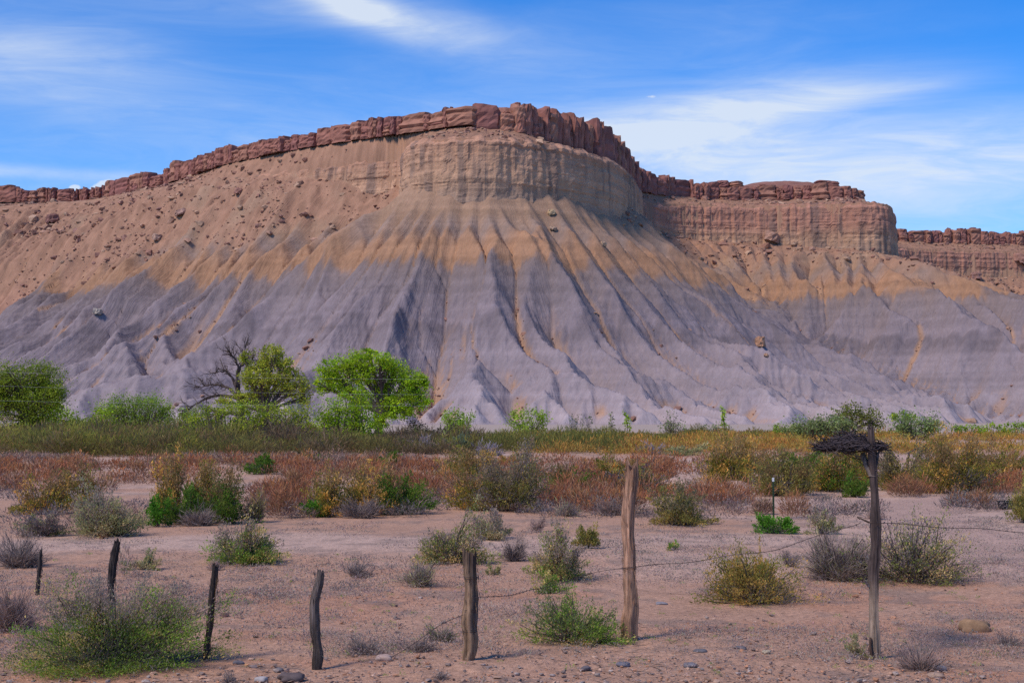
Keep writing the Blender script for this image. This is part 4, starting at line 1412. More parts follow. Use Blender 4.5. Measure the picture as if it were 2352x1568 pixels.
def crown_tree(name, u, v, wpx, vtop, vlow, palette, label, trunk=True, dense=1.0, leaf=1.0, lobes=None, seed=0, cat='tree', bark=BARK, lean=0, twigs=0.0, group='cottonwoods and willows along the wash', depth=.8):
    """trunk and limbs carrying clumps of leaves; lobes = (u, v, half width, half height) of the crown's masses"""
    x, y = ground_at(u, v)
    m = y / FPX
    r = np.random.default_rng(seed + int(u))
    px = y / 1422.0
    root = empty(name, (x, y, float(gz(x, y)) - .05))
    if lobes is None:
        hw, hh = wpx / 2, (vlow - vtop) / 2
        lobes = [(u, (vtop + vlow) / 2, hw * .8, hh * .8), (u - hw * .5, (vtop + vlow) / 2 + hh * .25, hw * .5, hh * .6), (u + hw * .5, (vtop + vlow) / 2 + hh * .2, hw * .5, hh * .62)]
    st, fo = Geo(), Geo()
    nst, sts = 0, None
    area = sum(l[2] * l[3] * 3.14 for l in lobes) / 5.27
    tr0 = np.clip(math.sqrt(area) * px * .035, .05, .5)
    fork = None
    if trunk:
        zl = max((v - vlow) * m * .8, (v - vtop) * m * .28)
        fork = np.array((lean * m * .5, 0, zl))
        path = bez((0, 0, 0), (lean * m * .1, 0, zl * .5), fork, 6)
        st.tube(path, np.linspace(tr0 * 1.35, tr0 * .85, 6), bark, 7)
    for (lu, lv, lw, lh) in lobes:
        c0 = np.array(((lu - u) * m, r.normal() * lw * m * .25, (v - lv) * m))
        sz = np.array((lw * m, lw * m * depth, lh * m))
        a = lw * lh * 3.14 / 5.27
        M = int(np.clip(a / 20, 7, 90))
        d = unit(r.normal(size=(M, 3)))
        rad = r.uniform(.25, 1, (M, 1)) ** .5
        lump = 1 + .16 * r.normal(size=(M, 1))
        Cn = c0 + d * rad * sz * .86 * lump
        Cn[:, 2] = np.maximum(Cn[:, 2], .15)
        if trunk:
            hub = fork * .6 + c0 * .4
            st.tube(bez(fork, fork * .5 + c0 * .5 + (0, 0, sz[2] * .2), c0, 6), np.linspace(tr0 * .7, tr0 * .25, 6), bark, 5)
        for c in Cn[: int(M * .7)]:
            if trunk:
                s0 = hub + (c0 - hub) * r.uniform(0, 1)
            else:
                s0 = np.array((c[0] * .45 + r.normal() * .2, c[1] * .45, 0))
            st.tube(bez(s0, (s0 + c) / 2 + r.normal(size=3) * sz * .1, c, 5), np.linspace(tr0 * .28, px * .14, 5), bark * r.uniform(.8, 1.3), 3)
        nl = int(a * 1.05 * dense)
        if nl > 0:
            src = r.integers(0, M, nl)
            sg = r.uniform(.13, .30, M)[src][:, None]
            P = Cn[src] + r.normal(size=(nl, 3)) * sg * sz
            P[:, 2] = np.maximum(P[:, 2], .1)
            Dr = unit(r.normal(size=(nl, 3)) + (0, 0, -.1))
            L = px * r.uniform(1.1, 2.4, nl) * leaf
            W = L * r.uniform(.28, .5, nl)
            cs = palette[r.integers(0, len(palette), M)][src]
            ci = cs * r.uniform(.7, 1.25, M)[src][:, None] * r.uniform(.7, 1.3, (nl, 1)) * (1 + .05 * r.normal(size=(nl, 3)))
            fo.blades(P, Dr, L, W, np.clip(ci, .004, 1))
            nst += nl
        if twigs > 0:
            nt = int(a * twigs)
            src = r.integers(0, M, nt)
            P = c0 + (Cn[src] - c0) * r.uniform(.2, .9, (nt, 1))
            if not trunk:
                P[:, 2] *= r.uniform(.2, 1, nt)
            Dr = unit(unit(Cn[src] - c0) * .5 + (0, 0, .7) + r.normal(size=(nt, 3)) * .35)
            fo.blades(P, Dr, r.uniform(.25, .6, nt) * sz[2], px * .2, bark * r.uniform(1, 2.2, (nt, 1)))
            nst += nt
    st.make('trunk', M_BARK, root)
    if nst:
        tag(fo.make('crown', M_LEAF, root), None, None, None, 'stuff')
    tag(root, label, cat, group)
    return root


# bright cottonwood right of the thicket
crown_tree('cottonwood_tree', 866, 1012, 290, 800, 950, CW, 'large bright green cottonwood with broad dense crown', dense=2.5, seed=1, lean=26,
           lobes=[(752, 852, 34, 24), (742, 886, 26, 22), (790, 838, 40, 26), (775, 872, 36, 24), (828, 826, 36, 22), (840, 862, 42, 28), (872, 832, 38, 24), (905, 846, 36, 26), (892, 880, 40, 26), (938, 866, 34, 26),
                  (962, 892, 26, 30), (975, 872, 16, 20), (930, 912, 38, 28), (968, 925, 22, 18), (890, 925, 36, 26), (912, 948, 30, 22), (945, 945, 24, 18), (848, 808, 22, 10), (800, 900, 30, 18), (868, 965, 30, 22)])
crown_tree('cottonwood_sapling', 790, 1028, 150, 890, 1020, CW * .92, 'bright green young growth under the large bright cottonwood', False, 1.5, seed=2,
           lobes=[(790, 925, 40, 26), (826, 905, 26, 26), (755, 950, 40, 26), (832, 948, 34, 34), (785, 965, 44, 30), (745, 985, 40, 26), (815, 990, 44, 28), (770, 1005, 50, 18), (718, 990, 24, 22), (860, 985, 26, 26)], cat='sapling')
# airy yellow green cottonwood in the middle of the group
crown_tree('cottonwood_tree', 600, 1012, 150, 786, 930, YG, 'airy yellow green cottonwood leaning beside the half dead tree', dense=1.9, seed=3, lean=14, twigs=.10,
           lobes=[(628, 804, 28, 18), (602, 815, 26, 18), (585, 840, 26, 18), (618, 835, 34, 22), (650, 832, 24, 24), (600, 868, 40, 24), (640, 865, 34, 24), (672, 860, 22, 20), (690, 885, 26, 22), (655, 895, 36, 24), (605, 900, 36, 22), (700, 912, 22, 24), (560, 822, 18, 14), (575, 880, 22, 16), (562, 858, 22, 18), (548, 905, 26, 16), (522, 922, 26, 14), (580, 915, 30, 18)])
crown_tree('willow_bush', 520, 1030, 260, 915, 1010, YG * np.array((.92, 1, .85)), 'yellow green low boughs spreading under the half dead tree', False, 1.4, seed=4,
           lobes=[(455, 968, 36, 20), (490, 945, 36, 18), (530, 935, 36, 18), (575, 935, 34, 20), (615, 945, 36, 24), (440, 990, 34, 18), (650, 955, 42, 30), (690, 950, 30, 30), (570, 970, 50, 24), (510, 975, 40, 20), (640, 985, 56, 24), (700, 985, 34, 28), (545, 1000, 60, 16)], cat='bush')
# left group
crown_tree('rounded_tree', 62, 1012, 210, 822, 985, DG, 'dark olive green rounded tree at the left edge', True, 2.4, seed=5, leaf=.85,
           lobes=[(40, 872, 70, 50), (95, 875, 52, 48), (20, 915, 60, 50), (100, 925, 58, 44), (60, 965, 80, 36), (-30, 900, 60, 66), (130, 905, 30, 34)])
crown_tree('bright_bush', 128, 1008, 120, 908, 985, CW, 'bright green bush in front of the dark rounded tree', False, 1.05, seed=6, lobes=[(115, 945, 34, 30), (145, 955, 40, 26), (100, 975, 34, 22), (170, 975, 26, 20)], cat='bush')
crown_tree('rounded_willow', 310, 1008, 190, 905, 990, MG, 'rounded green willow mass left of the half dead tree', False, 1.9, seed=7, leaf=.8,
           lobes=[(290, 934, 62, 32), (345, 936, 54, 36), (258, 950, 42, 34), (310, 970, 86, 28), (385, 955, 24, 28), (200, 975, 34, 20)])
crown_tree('bright_bush', 235, 1010, 70, 925, 995, CW, 'bright green bush at the left of the rounded willow mass', False, 1.0, seed=8, lobes=[(232, 955, 28, 28), (215, 975, 24, 20), (255, 980, 24, 18)], cat='bush')
crown_tree('small_willow', 432, 1002, 70, 925, 970, MG, 'small green willow between rounded mass and half dead tree', False, 1.2, seed=9, lobes=[(432, 948, 30, 22), (415, 960, 20, 16)])
# brown thicket shrub right of the bright tree
crown_tree('brown_thicket_bush', 960, 1030, 110, 955, 1020, pal((.10, .075, .045), (.12, .10, .045), (.085, .065, .045)), 'brown olive bush right of the bright cottonwood', False, 1.1, seed=10, twigs=.25, lobes=[(955, 992, 40, 30), (1000, 1000, 36, 22), (915, 1003, 30, 20)], cat='bush')
# centre
crown_tree('green_willow', 1045, 1004, 84, 934, 985, MG * 1.1, 'green willow left of the gap in the thicket, first in the middle', False, 1.4, seed=11, lobes=[(1035, 958, 28, 26), (1062, 962, 26, 24), (1045, 980, 38, 18)])
crown_tree('green_willow', 1210, 1004, 100, 935, 990, MG * np.array((1.15, 1.12, 1)), 'pale green willow in the middle, right of the first', False, 1.4, seed=12, lobes=[(1195, 958, 32, 26), (1232, 962, 32, 25), (1210, 982, 48, 18)])
crown_tree('bare_willow', 1326, 1006, 70, 944, 990, WG * .8, 'thin nearly leafless willow clump against the grey slope', False, .22, seed=13, twigs=.7, lobes=[(1315, 968, 20, 24), (1345, 968, 18, 22)], bark=np.array((.20, .175, .15)))
crown_tree('slim_poplar', 1441, 1002, 22, 938, 985, CW * .95, 'slim bright green sapling, left of the two against the slope', True, 1.2, seed=14, lobes=[(1440, 955, 7, 16), (1442, 972, 9, 14)], cat='sapling')
crown_tree('slim_poplar', 1404, 1004, 22, 944, 985, WG, 'faint thin sapling left of the slim bright one', True, .5, seed=15, lobes=[(1404, 960, 8, 16), (1405, 976, 9, 12)], twigs=.4, cat='sapling')
crown_tree('grey_willow', 1548, 1006, 74, 944, 1000, WG, 'grey green thin willow between the two slim saplings', False, .55, seed=16, twigs=.5, lobes=[(1545, 968, 28, 22), (1550, 985, 34, 16)])
crown_tree('slim_poplar', 1661, 1002, 24, 928, 985, CW * .9, 'slim bright green sapling, right of the two against the slope', True, 1.1, seed=17, lobes=[(1659, 944, 6, 14), (1663, 962, 8, 14), (1663, 976, 12, 10)], lean=6, cat='sapling')
crown_tree('grey_willow', 1640, 1004, 60, 960, 1000, WG, 'low grey green willow at the foot of the right slim sapling', False, .6, seed=18, twigs=.4, lobes=[(1635, 978, 26, 14)])
# right
crown_tree('yellow_tree', 1962, 1008, 96, 919, 985, pal((.22, .235, .045), (.25, .26, .05), (.18, .20, .045)), 'yellow green tree, tallest of the far right row', True, 1.25, seed=19, lobes=[(1958, 944, 38, 26), (1988, 955, 30, 26), (1935, 965, 30, 24), (2018, 968, 26, 26), (1965, 980, 50, 20)])
crown_tree('grey_willow', 1880, 1012, 150, 952, 1002, WG * np.array((.95, 1.02, .85)), 'broad grey green willow left of the yellow green tree', False, 1.6, seed=20, twigs=.25, lobes=[(1850, 975, 40, 24), (1895, 972, 42, 26), (1930, 978, 34, 24), (1820, 985, 30, 18), (1880, 992, 60, 14)])
crown_tree('bright_bush', 1800, 1008, 70, 968, 1000, MG * 1.15, 'small green bush at the left end of the far right row', False, 1.0, seed=21, lobes=[(1795, 982, 24, 12), (1825, 984, 18, 11)], cat='bush')
crown_tree('bright_tree', 2072, 1006, 76, 940, 985, CW * .85, 'bright green tree behind the rounded willow at far right', True, 1.3, seed=22, lobes=[(2060, 955, 24, 13), (2088, 953, 22, 14)])
crown_tree('rounded_willow', 2105, 1010, 120, 947, 1005, WG * np.array((.85, .98, .75)), 'rounded grey green willow right of the nest', False, 1.7, seed=23, twigs=.25, lobes=[(2085, 975, 36, 28), (2128, 973, 38, 28), (2105, 990, 54, 16)])
crown_tree('green_row_bush', 2215, 1006, 90, 966, 1000, MG, 'green bush in the low row at right, next to the rounded willow', False, 1.2, seed=24, lobes=[(2200, 980, 24, 14), (2235, 984, 24, 12)], cat='bush')
crown_tree('green_row_bush', 2285, 1006, 80, 966, 1000, CW * .75, 'bright green bush in the low row near the right edge', False, 1.2, seed=25, lobes=[(2275, 984, 26, 13), (2305, 982, 24, 14)], cat='bush')
crown_tree('green_row_bush', 2345, 1006, 60, 962, 1000, MG * .9, 'green bush in the low row cut by the right edge', False, 1.2, seed=26, lobes=[(2340, 978, 28, 16)], cat='bush')

# the half dead tree: dark limbs, bare on the left
x0, y0 = ground_at(572, 1010)
m0 = y0 / FPX
root = empty('half_dead_tree', (x0, y0, float(gz(x0, y0))))
rt = np.random.default_rng(44)
limbs = [([(572, 1010), (566, 985), (552, 950), (548, 920), (541, 890), (540, 872)], .62, .36),
         ([(541, 885), (543, 860), (552, 838), (556, 820), (558, 797)], .30, .06), ([(543, 866), (546, 840), (538, 822), (527, 808)], .22, .05),
         ([(552, 842), (566, 832), (580, 826)], .16, .05), ([(541, 890), (532, 868), (520, 854), (500, 852), (478, 858)], .26, .06),
         ([(542, 908), (525, 892), (505, 884), (480, 884), (452, 892)], .26, .05), ([(548, 918), (525, 908), (495, 908), (470, 916), (440, 934), (428, 945)], .30, .06),
         ([(556, 955), (530, 948), (505, 955), (480, 975), (462, 1000)], .30, .08), ([(530, 948), (500, 950), (476, 960)], .2, .06),
         ([(566, 985), (578, 1000), (590, 1008)], .25, .12), ([(600, 1004), (612, 970), (610, 940), (607, 905), (598, 885)], .34, .14), ([(607, 905), (625, 880), (655, 862)], .18, .05), ([(612, 945), (640, 925), (668, 905)], .16, .05)]
g = Geo()
tw = Geo()
for pts, r0, r1 in limbs:
    dep = rt.normal() * 1.2
    P = np.array([((u - 572) * m0, dep * k / len(pts), (1010 - v) * m0) for k, (u, v) in enumerate(pts)])
    t = np.linspace(0, 1, len(P))
    tn = np.linspace(0, 1, len(P) * 4)
    Pn = np.stack([np.interp(tn, t, P[:, k]) for k in range(3)], -1)
    Pn[1:-1] = (Pn[:-2] + Pn[1:-1] * 2 + Pn[2:]) / 4
    Pn[1:] += rt.normal(size=(len(Pn) - 1, 3)) * .05
    g.tube(Pn, r0 + (r1 - r0) * tn ** .8, BARK * rt.uniform(.7, 1.05), 6)
    n = 26 if r0 < .33 and pts[0][0] < 570 else 6
    for _ in range(n):
        s = Pn[rt.integers(len(Pn) // 3, len(Pn))]
        dirn = unit(unit(P[-1] - P[0]) * .9 + rt.normal(size=3) * .7 + (0, 0, .15))
        ln = rt.uniform(.7, 2.4)
        e = s + dirn * ln
        md = s + dirn * ln * .5 + rt.normal(size=3) * .15
        pth = bez(s, md, e, 5)
        tw.tube(pth, np.linspace(.06, .025, 5), BARK * rt.uniform(.8, 1.4), 3)
        for _ in range(4):
            s2 = pth[rt.integers(1, 5)]
            d2 = unit(dirn + rt.normal(size=3) * .6)
            tw.tube(np.array([s2, s2 + d2 * ln * .25 + rt.normal(size=3) * .04, s2 + d2 * ln * rt.uniform(.35, .6)]), np.linspace(.035, .018, 3), BARK * rt.uniform(.9, 1.6), 3)
trunk_ = g.make('trunk', M_BARK, root)
tag(tw.make('bare_twigs', M_BARK, trunk_), None, None, None, 'stuff')
tag(root, 'half dead dark cottonwood with bare twisted limbs reaching left', 'tree', 'cottonwoods and willows along the wash')
# ------------------------------------------------------------------ posts, snag, wires, stones
M_WOOD, b, p = material('weathered_wood')
mpn = b.n('ShaderNodeMapping')
mpn.inputs['Scale'].default_value = (26, 26, 1.6)
b.link(coords(b), mpn.inputs[0])
gr = b.noise(mpn.outputs[0], 1.0, 6, 0.7, 0.4)
gr2 = b.noise(coords(b), 5, 4, 0.6)
cw = b.vm('SCALE', attr_color(b), None, b.m('MULTIPLY', b.remap(gr, 0.33, 0.67, 0.35, 1.5, False), b.remap(gr2, 0.3, 0.7, 0.75, 1.2, False)))
b.link(cw, p.inputs['Base Color'])
bp = b.n('ShaderNodeBump')
bp.inputs['Strength'].default_value = 0.8
bp.inputs['Distance'].default_value = 0.015
b.link(gr, bp.inputs['Height'])
b.link(bp.outputs[0], p.inputs['Normal'])
M_METAL, b, p = material('rusty_wire')
p.inputs['Base Color'].default_value = (.075, .055, .05, 1)
p.inputs['Metallic'].default_value = 0.4
p.inputs['Roughness'].default_value = 0.7


def wood_post(path, radii, colf, seed, rings=80, sides=34, groove=.30):
    """split, weathered round wood along a path: closed, jagged top"""
    path, radii = np.asarray(path, float), np.asarray(radii, float)
    t = np.linspace(0, 1, len(path))
    tn = np.linspace(0, 1, rings)
    P = np.stack([np.interp(tn, t, path[:, k]) for k in range(3)], -1)
    for _ in range(3):
        P[1:-1] = (P[:-2] + P[1:-1] + P[2:]) / 3
    R = np.interp(tn, t, radii) * (1 + .16 * vnoise(tn * 9, tn * 0 + seed, seed + 9))
    L_ = np.linalg.norm(path[-1] - path[0])
    P[:, 0] += R.mean() * .35 * vnoise(tn * 3.5 * L_ + seed, tn * 0, seed + 8) * sstep(tn, .1, .3)
    th = np.arange(sides) / sides * 2 * math.pi
    TH, TN = np.meshgrid(th, tn)
    zz = P[:, 2:3] + 0 * TH
    cs, sn = np.cos(TH), np.sin(TH)
    g = (.5 * vnoise(cs * 3.1 + seed, sn * 3.1 + zz * .25, seed) + .35 * vnoise(cs * 6 + seed, sn * 6 + zz * .35, seed + 1) + .35 * vnoise(cs * 1.4, sn * 1.4 + zz * 1.6, seed + 2))
    crack = -np.clip(.5 - np.abs(vnoise(TH * 2.2, zz * .35, seed + 3)) * 4, 0, .5)
    rad = R[:, None] * (1 + groove * (g + crack))
    top = sstep(TN, 1 - 3.0 / rings, 1)
    jag = top * R[:, None] * (1.5 * vnoise(cs * 2 + 5, sn * 2 + seed, seed + 4))
    V = np.stack([P[:, 0:1] + rad * cs, P[:, 1:2] + rad * sn, zz + jag], -1).reshape(-1, 3)
    i = np.arange(rings - 1)[:, None] * sides
    j = np.arange(sides)[None]
    k = (j + 1) % sides
    F = np.stack([i + j, i + k, i + sides + k, i + sides + j], -1).reshape(-1, 4)
    C = colf(TN, TH, zz, g).reshape(-1, 3)
    # close the top towards a sunken heart
    ring2 = V[-sides:] * .45 + np.array([*P[-1][:2], P[-1][2] - R[-1] * .4]) * .55
    ring3 = V[-sides:] * .04 + np.array([*P[-1][:2], P[-1][2] - R[-1] * .5]) * .96
    n = len(V)
    V = np.vstack([V, ring2, ring3])
    C = np.vstack([C, np.tile(C[-sides:].mean(0) * .7, (2 * sides, 1))])
    a0 = n - sides
    jj = np.arange(sides)
    kk = (jj + 1) % sides
    F = np.vstack([F, np.stack([a0 + jj, a0 + kk, n + kk, n + jj], -1), np.stack([n + jj, n + kk, n + sides + kk, n + sides + jj], -1)])
    return V, F, C


def two_tone(c_low, c_mid, c_top, split=.5):
    def f(tn, th, zz, g):
        a = sstep(tn + .08 * g, .04, .22)[..., None]
        b_ = sstep(tn + .15 * g, split, split + .3)[..., None]
        c = np.array(c_low) * (1 - a) + np.array(c_mid) * a
        c = c * (1 - b_) + np.array(c_top) * b_
        return c * (1 + .25 * g)[..., None]
    return f


DARK = (.045, .035, .032)
BROWN = (.17, .115, .08)
GREYW = (.24, .185, .15)


def fence_post(u, vb, ut, vt, wpx, colf, label, seed, wraps=()):
    x, y = ground_at(u, vb)
    m = y / FPX
    h = (vb - vt) * m
    dxx = (ut - u) * m
    r = wpx * m / 2
    root = empty('fence_post', (x, y, float(gz(x, y))))
    mid = dxx * .35 + (0.035 if seed % 2 else -0.035) * min(h, 1.3)
    V, F, C = wood_post([(0, 0, -.25), (0, 0, 0), (mid * .6, 0, h * .33), (mid, 0.01, h * .66), (dxx, .02, h)], [r * 1.08, r * 1.06, r * .98, r, r * .88], colf, seed)
    post_ = build('post', V, F, M_WOOD, root, C, False)
    # frayed slivers standing off the weathered surface
    ns = int(30 + 60 * h)
    rsl = np.random.default_rng(seed)
    zt_ = rsl.uniform(.05, .97, ns) * h
    at_ = rsl.uniform(0, 6.283, ns)
    cx_ = np.interp(zt_, [0, h * .33, h * .66, h], [0, mid * .6, mid, dxx])
    Ps = np.stack([cx_ + np.cos(at_) * r * .98, np.sin(at_) * r * .98, zt_], -1)
    Ds = unit(np.stack([np.cos(at_) * .12, np.sin(at_) * .12, rsl.choice([-1, 1], ns)], -1) + rsl.normal(size=(ns, 3)) * .06)
    gs = Geo()
    gs.blades(Ps, Ds, rsl.uniform(.05, .2, ns), rsl.uniform(.003, .007, ns), C.mean(0) * rsl.uniform(.5, 1.7, (ns, 1)))
    tag(gs.make('splinters', M_TWIG, post_), None, None, None, 'stuff')
    for z_ in wraps:
        gw = Geo()
        a = np.linspace(0, 2 * math.pi * 2.1, 34)
        cxp = np.interp(z_, [0, h * .66, h], [0, mid, dxx])
        gw.tube(np.stack([cxp + np.cos(a) * r * 1.12, np.sin(a) * r * 1.12, z_ + a * .0035 + .006 * np.sin(a * 3)], -1), .0035, np.array((.06, .045, .04)), 4)
        gw.make('wire_wrap', M_METAL, post_)
    tag(root, label, 'fence post', 'old fence posts')
    return root


fence_post(85, 1362, 90, 1258, 9, two_tone(DARK, DARK, (.07, .055, .05)), 'thinnest dark fence post at far left', 31)
fence_post(258, 1420, 266, 1240, 15, two_tone(DARK, (.035, .03, .03), DARK), 'black fence post rising behind the largest foreground shrub', 32)


def bent_col(tn, th, zz, g):
    c = two_tone((.22, .16, .13), DARK, (.05, .038, .034), .3)(tn, th, zz, g)
    o = (sstep(np.cos(th - 0.35), .55, .9) * sstep(tn, .5, .6) * (1 - sstep(tn, .88, .93)))[..., None]
    return c * (1 - o) + np.array((.36, .15, .035)) * o


fence_post(473, 1512, 491, 1297, 15, bent_col, 'leaning dark post with an orange scar beside the largest shrub', 33)
fence_post(728, 1535, 733, 1320, 20, two_tone((.09, .07, .06), (.075, .058, .05), (.13, .10, .085)), 'dark knotted post with pale dry grass at its foot', 34)


def p5_col(tn, th, zz, g):
    c = two_tone((.24, .155, .095), (.23, .145, .09), (.10, .068, .05), .72)(tn, th, zz, g)
    o = (sstep(np.cos(th + .2), .2, .8) * sstep(tn, .42, .5) * (1 - sstep(tn, .72, .8)))[..., None] * .6
    return c * (1 - o) + np.array((.10, .085, .085)) * o


fence_post(1074, 1516, 1080, 1284, 30, p5_col, 'stout brown post wrapped with wire in the centre foreground', 35, (.16 * 2.2, .62, 1.05))


def p6_col(tn, th, zz, g):
    c = two_tone((.32, .20, .12), (.33, .185, .115), (.20, .11, .075), .86)(tn, th, zz, g)
    o = (sstep(np.cos(th + 1.9), .2, .7) * sstep(tn, .5, .62) * (1 - sstep(tn, .84, .92)))[..., None] * .8
    return c * (1 - o) + np.array((.46, .26, .17)) * o


fence_post(1450, 1472, 1453, 1075, 29, p6_col, 'tall split reddish brown post, tallest of the cut fence posts', 36, (1.02,))

# the snag: a dead trunk with stubs, holding a stick nest
xs, ys = ground_at(2010, 1508)
ms = ys / FPX
snag = empty('dead_tree', (xs, ys, float(gz(xs, ys))))


def snag_col(tn, th, zz, g):
    a = sstep(zz + .12 * g, .55, 1.15)[..., None]
    c = np.array((.30, .215, .155)) * (1 - a) + np.array((.085, .06, .052)) * a
    return c * (1 + .22 * g)[..., None]


hs_ = (1508 - 988) * ms
V, F, C = wood_post([(-.01, 0, -.3), (0, 0, 0), (.0, 0, .5), (.02, 0, 1.2), (.04, 0, 1.5), (.01, 0, 1.95), (.0, .01, 2.45), (.005, .01, hs_)],
                    [.094, .086, .072, .074, .078, .062, .052, .036], snag_col, 51, 110, 30, .15)
build('trunk', V, F, M_WOOD, snag, C, False)


def stub(pts, r0, r1, colr, seed):
    V, F, C = wood_post(pts, np.linspace(r0, r1, len(pts)), lambda tn, th, zz, g: np.array(colr) * (1 + .3 * g)[..., None], seed, 16, 10, .14)
    build('branch_stub', V, F, M_WOOD, snag, C, True)


stub([(-.03, 0, 1.79), (-.12, -.02, 1.83), (-.21, -.03, 1.87)], .035, .022, (.15, .105, .08), 52)
stub([(-.06, 0, .93), (-.10, -.03, .99), (-.135, -.05, 1.03)], .03, .016, (.26, .21, .18), 53)
stub([(0, 0, 2.42), (-.07, .05, 2.55), (-.11, .12, 2.72)], .05, .03, (.17, .13, .11), 54)
stub([(.02, 0, 2.5), (.07, .06, 2.6), (.12, .13, 2.74)], .04, .025, (.12, .09, .08), 55)
# hollow scar at the foot
stub([(-.075, -.07, .02), (-.085, -.085, .14), (-.07, -.08, .27)], .035, .012, (.10, .06, .045), 56)
tag(snag, 'tall dead trunk at right with a stick nest in its fork', 'dead trunk')

# the nest
rn = np.random.default_rng(71)
nest_g = Geo()
cxn, cyn, czn = -.24, .26, 2.85
for k in range(900):
    a = rn.uniform(0, 6.283)
    rad = rn.uniform(0, 1) ** .6
    mx_ = .48 * rad
    hz_ = (.165 * (1 - rad ** 1.6) * rn.uniform(-.4, 1.0)) + .02 * rn.normal()
    c = np.array((cxn + math.cos(a) * mx_, cyn + math.sin(a) * mx_ * .75, czn + hz_ - .05 * rad))
    ta = a + math.pi / 2 + rn.normal() * .7
    d = unit(np.array((math.cos(ta), math.sin(ta), rn.normal() * .28)))
    L = rn.uniform(.12, .42)
    bend = rn.normal(size=3) * .03
    nest_g.tube(np.array([c - d * L / 2, c + bend, c + d * L / 2]), [rn.uniform(.003, .007)] * 3, np.array((.062, .048, .05)) * rn.uniform(.5, 1.7), 3)
for k in range(14):      # sticks gathered down into the fork
    a = rn.uniform(0, 6.283)
    e = np.array((cxn + math.cos(a) * .34 * rn.uniform(.3, 1), cyn + math.sin(a) * .3 * rn.uniform(.3, 1), czn - .06))
    s = np.array((-.03 + rn.normal() * .04, .08 + rn.normal() * .03, 2.50 + rn.uniform(0, .15)))
    nest_g.tube(np.array([s, (s + e) / 2 + rn.normal(size=3) * .03, e]), [.006, .006, .004], np.array((.12, .10, .095)) * rn.uniform(.6, 1.4), 3)
nest = nest_g.make('stick_nest', M_TWIG)
nest.location = (xs, ys, float(gz(xs, ys)))
tag(nest, 'large untidy nest of dark sticks atop the dead trunk', 'nest')

# green steel post with white tip
xt, yt = ground_at(1777, 1200)
mt_ = yt / FPX
tp = empty('steel_post', (xt, yt, float(gz(xt, yt))))
ht = (1200 - 1098) * mt_
gT = Geo()


def prism(gm, prof, z0, z1, c):
    n = len(prof)
    V = [(a, b2, z0) for a, b2 in prof] + [(a, b2, z1) for a, b2 in prof]
    F = [(i, (i + 1) % n, n + (i + 1) % n, n + i) for i in range(n)]
    gm.add(V, F, np.array(c))
    # top cap: T section split into two quads
    gm.add([(a, b2, z1) for a, b2 in prof], [(0, 1, 2, 7), (3, 4, 5, 6)], np.array(c))


TP = [(-.03, 0), (.03, 0), (.03, .008), (.005, .008), (.005, .045), (-.005, .045), (-.005, .008), (-.03, .008)]
prism(gT, TP, -.2, ht - .12, (.035, .055, .03))
M_PAINT = col_material('worn_paint', 12, .25, .1)
gT.make('post', M_PAINT, tp)
gT = Geo()
prism(gT, [(a * 1.05, b2 * 1.05 - .001) for a, b2 in TP], ht - .12, ht, (.62, .62, .62))
gT.make('painted_tip', M_PAINT, tp)
for k in range(12):
    gT = Geo()
    zk = .3 + k * (ht - .5) / 12
    gT.add([(-.012, -.012, zk), (.012, -.012, zk), (.012, .001, zk), (-.012, .001, zk), (-.012, -.008, zk + .018), (.012, -.008, zk + .018), (.012, .001, zk + .018), (-.012, .001, zk + .018)],
           [(0, 1, 2, 3), (4, 5, 6, 7), (0, 1, 5, 4), (1, 2, 6, 5), (2, 3, 7, 6), (3, 0, 4, 7)], np.array((.035, .05, .03)))
    gT.make('stud', M_PAINT, tp)
tag(tp, 'thin green steel fence post with white painted tip', 'steel post')


# barbed wires
def at(u, v, y):
    d = ray(u, v)
    t = y / d[1]
    return np.array((d[0] * t, y, CAM_H + d[2] * t))


def wire(name, pts, label, barb=.11):
    P = np.array(pts)
    s = np.r_[0, np.cumsum(np.linalg.norm(np.diff(P, axis=0), axis=1))]
    n = max(int(s[-1] / .06), 12)
    t = np.linspace(0, s[-1], n)
    Q = np.stack([np.interp(t, s, P[:, k]) for k in range(3)], -1)
    for _ in range(4):
        Q[1:-1] = (Q[:-2] + 2 * Q[1:-1] + Q[2:]) / 4
    Q[1:-1, 2] += .012 * np.sin(t[1:-1] * 5)
    root_ = empty(name, tuple(Q[0]))
    g = Geo()
    g.tube(Q - Q[0], .0042, np.array((.06, .045, .042)), 4)
    strand = g.make('strand', M_METAL, root_)
    g = Geo()
    for tb in np.arange(.08, s[-1], barb):
        c = np.array([np.interp(tb, t, Q[:, k]) for k in range(3)]) - Q[0]
        for _ in range(2):
            d = unit(rng.normal(size=3)) * .020
            g.tube(np.array([c - d, c, c + d]), [.0014, .0045, .0014], np.array((.055, .04, .038)), 3)
    tag(g.make('barbs', M_METAL, strand), None, None, None, 'stuff')
    tag(root_, label, 'barbed wire')


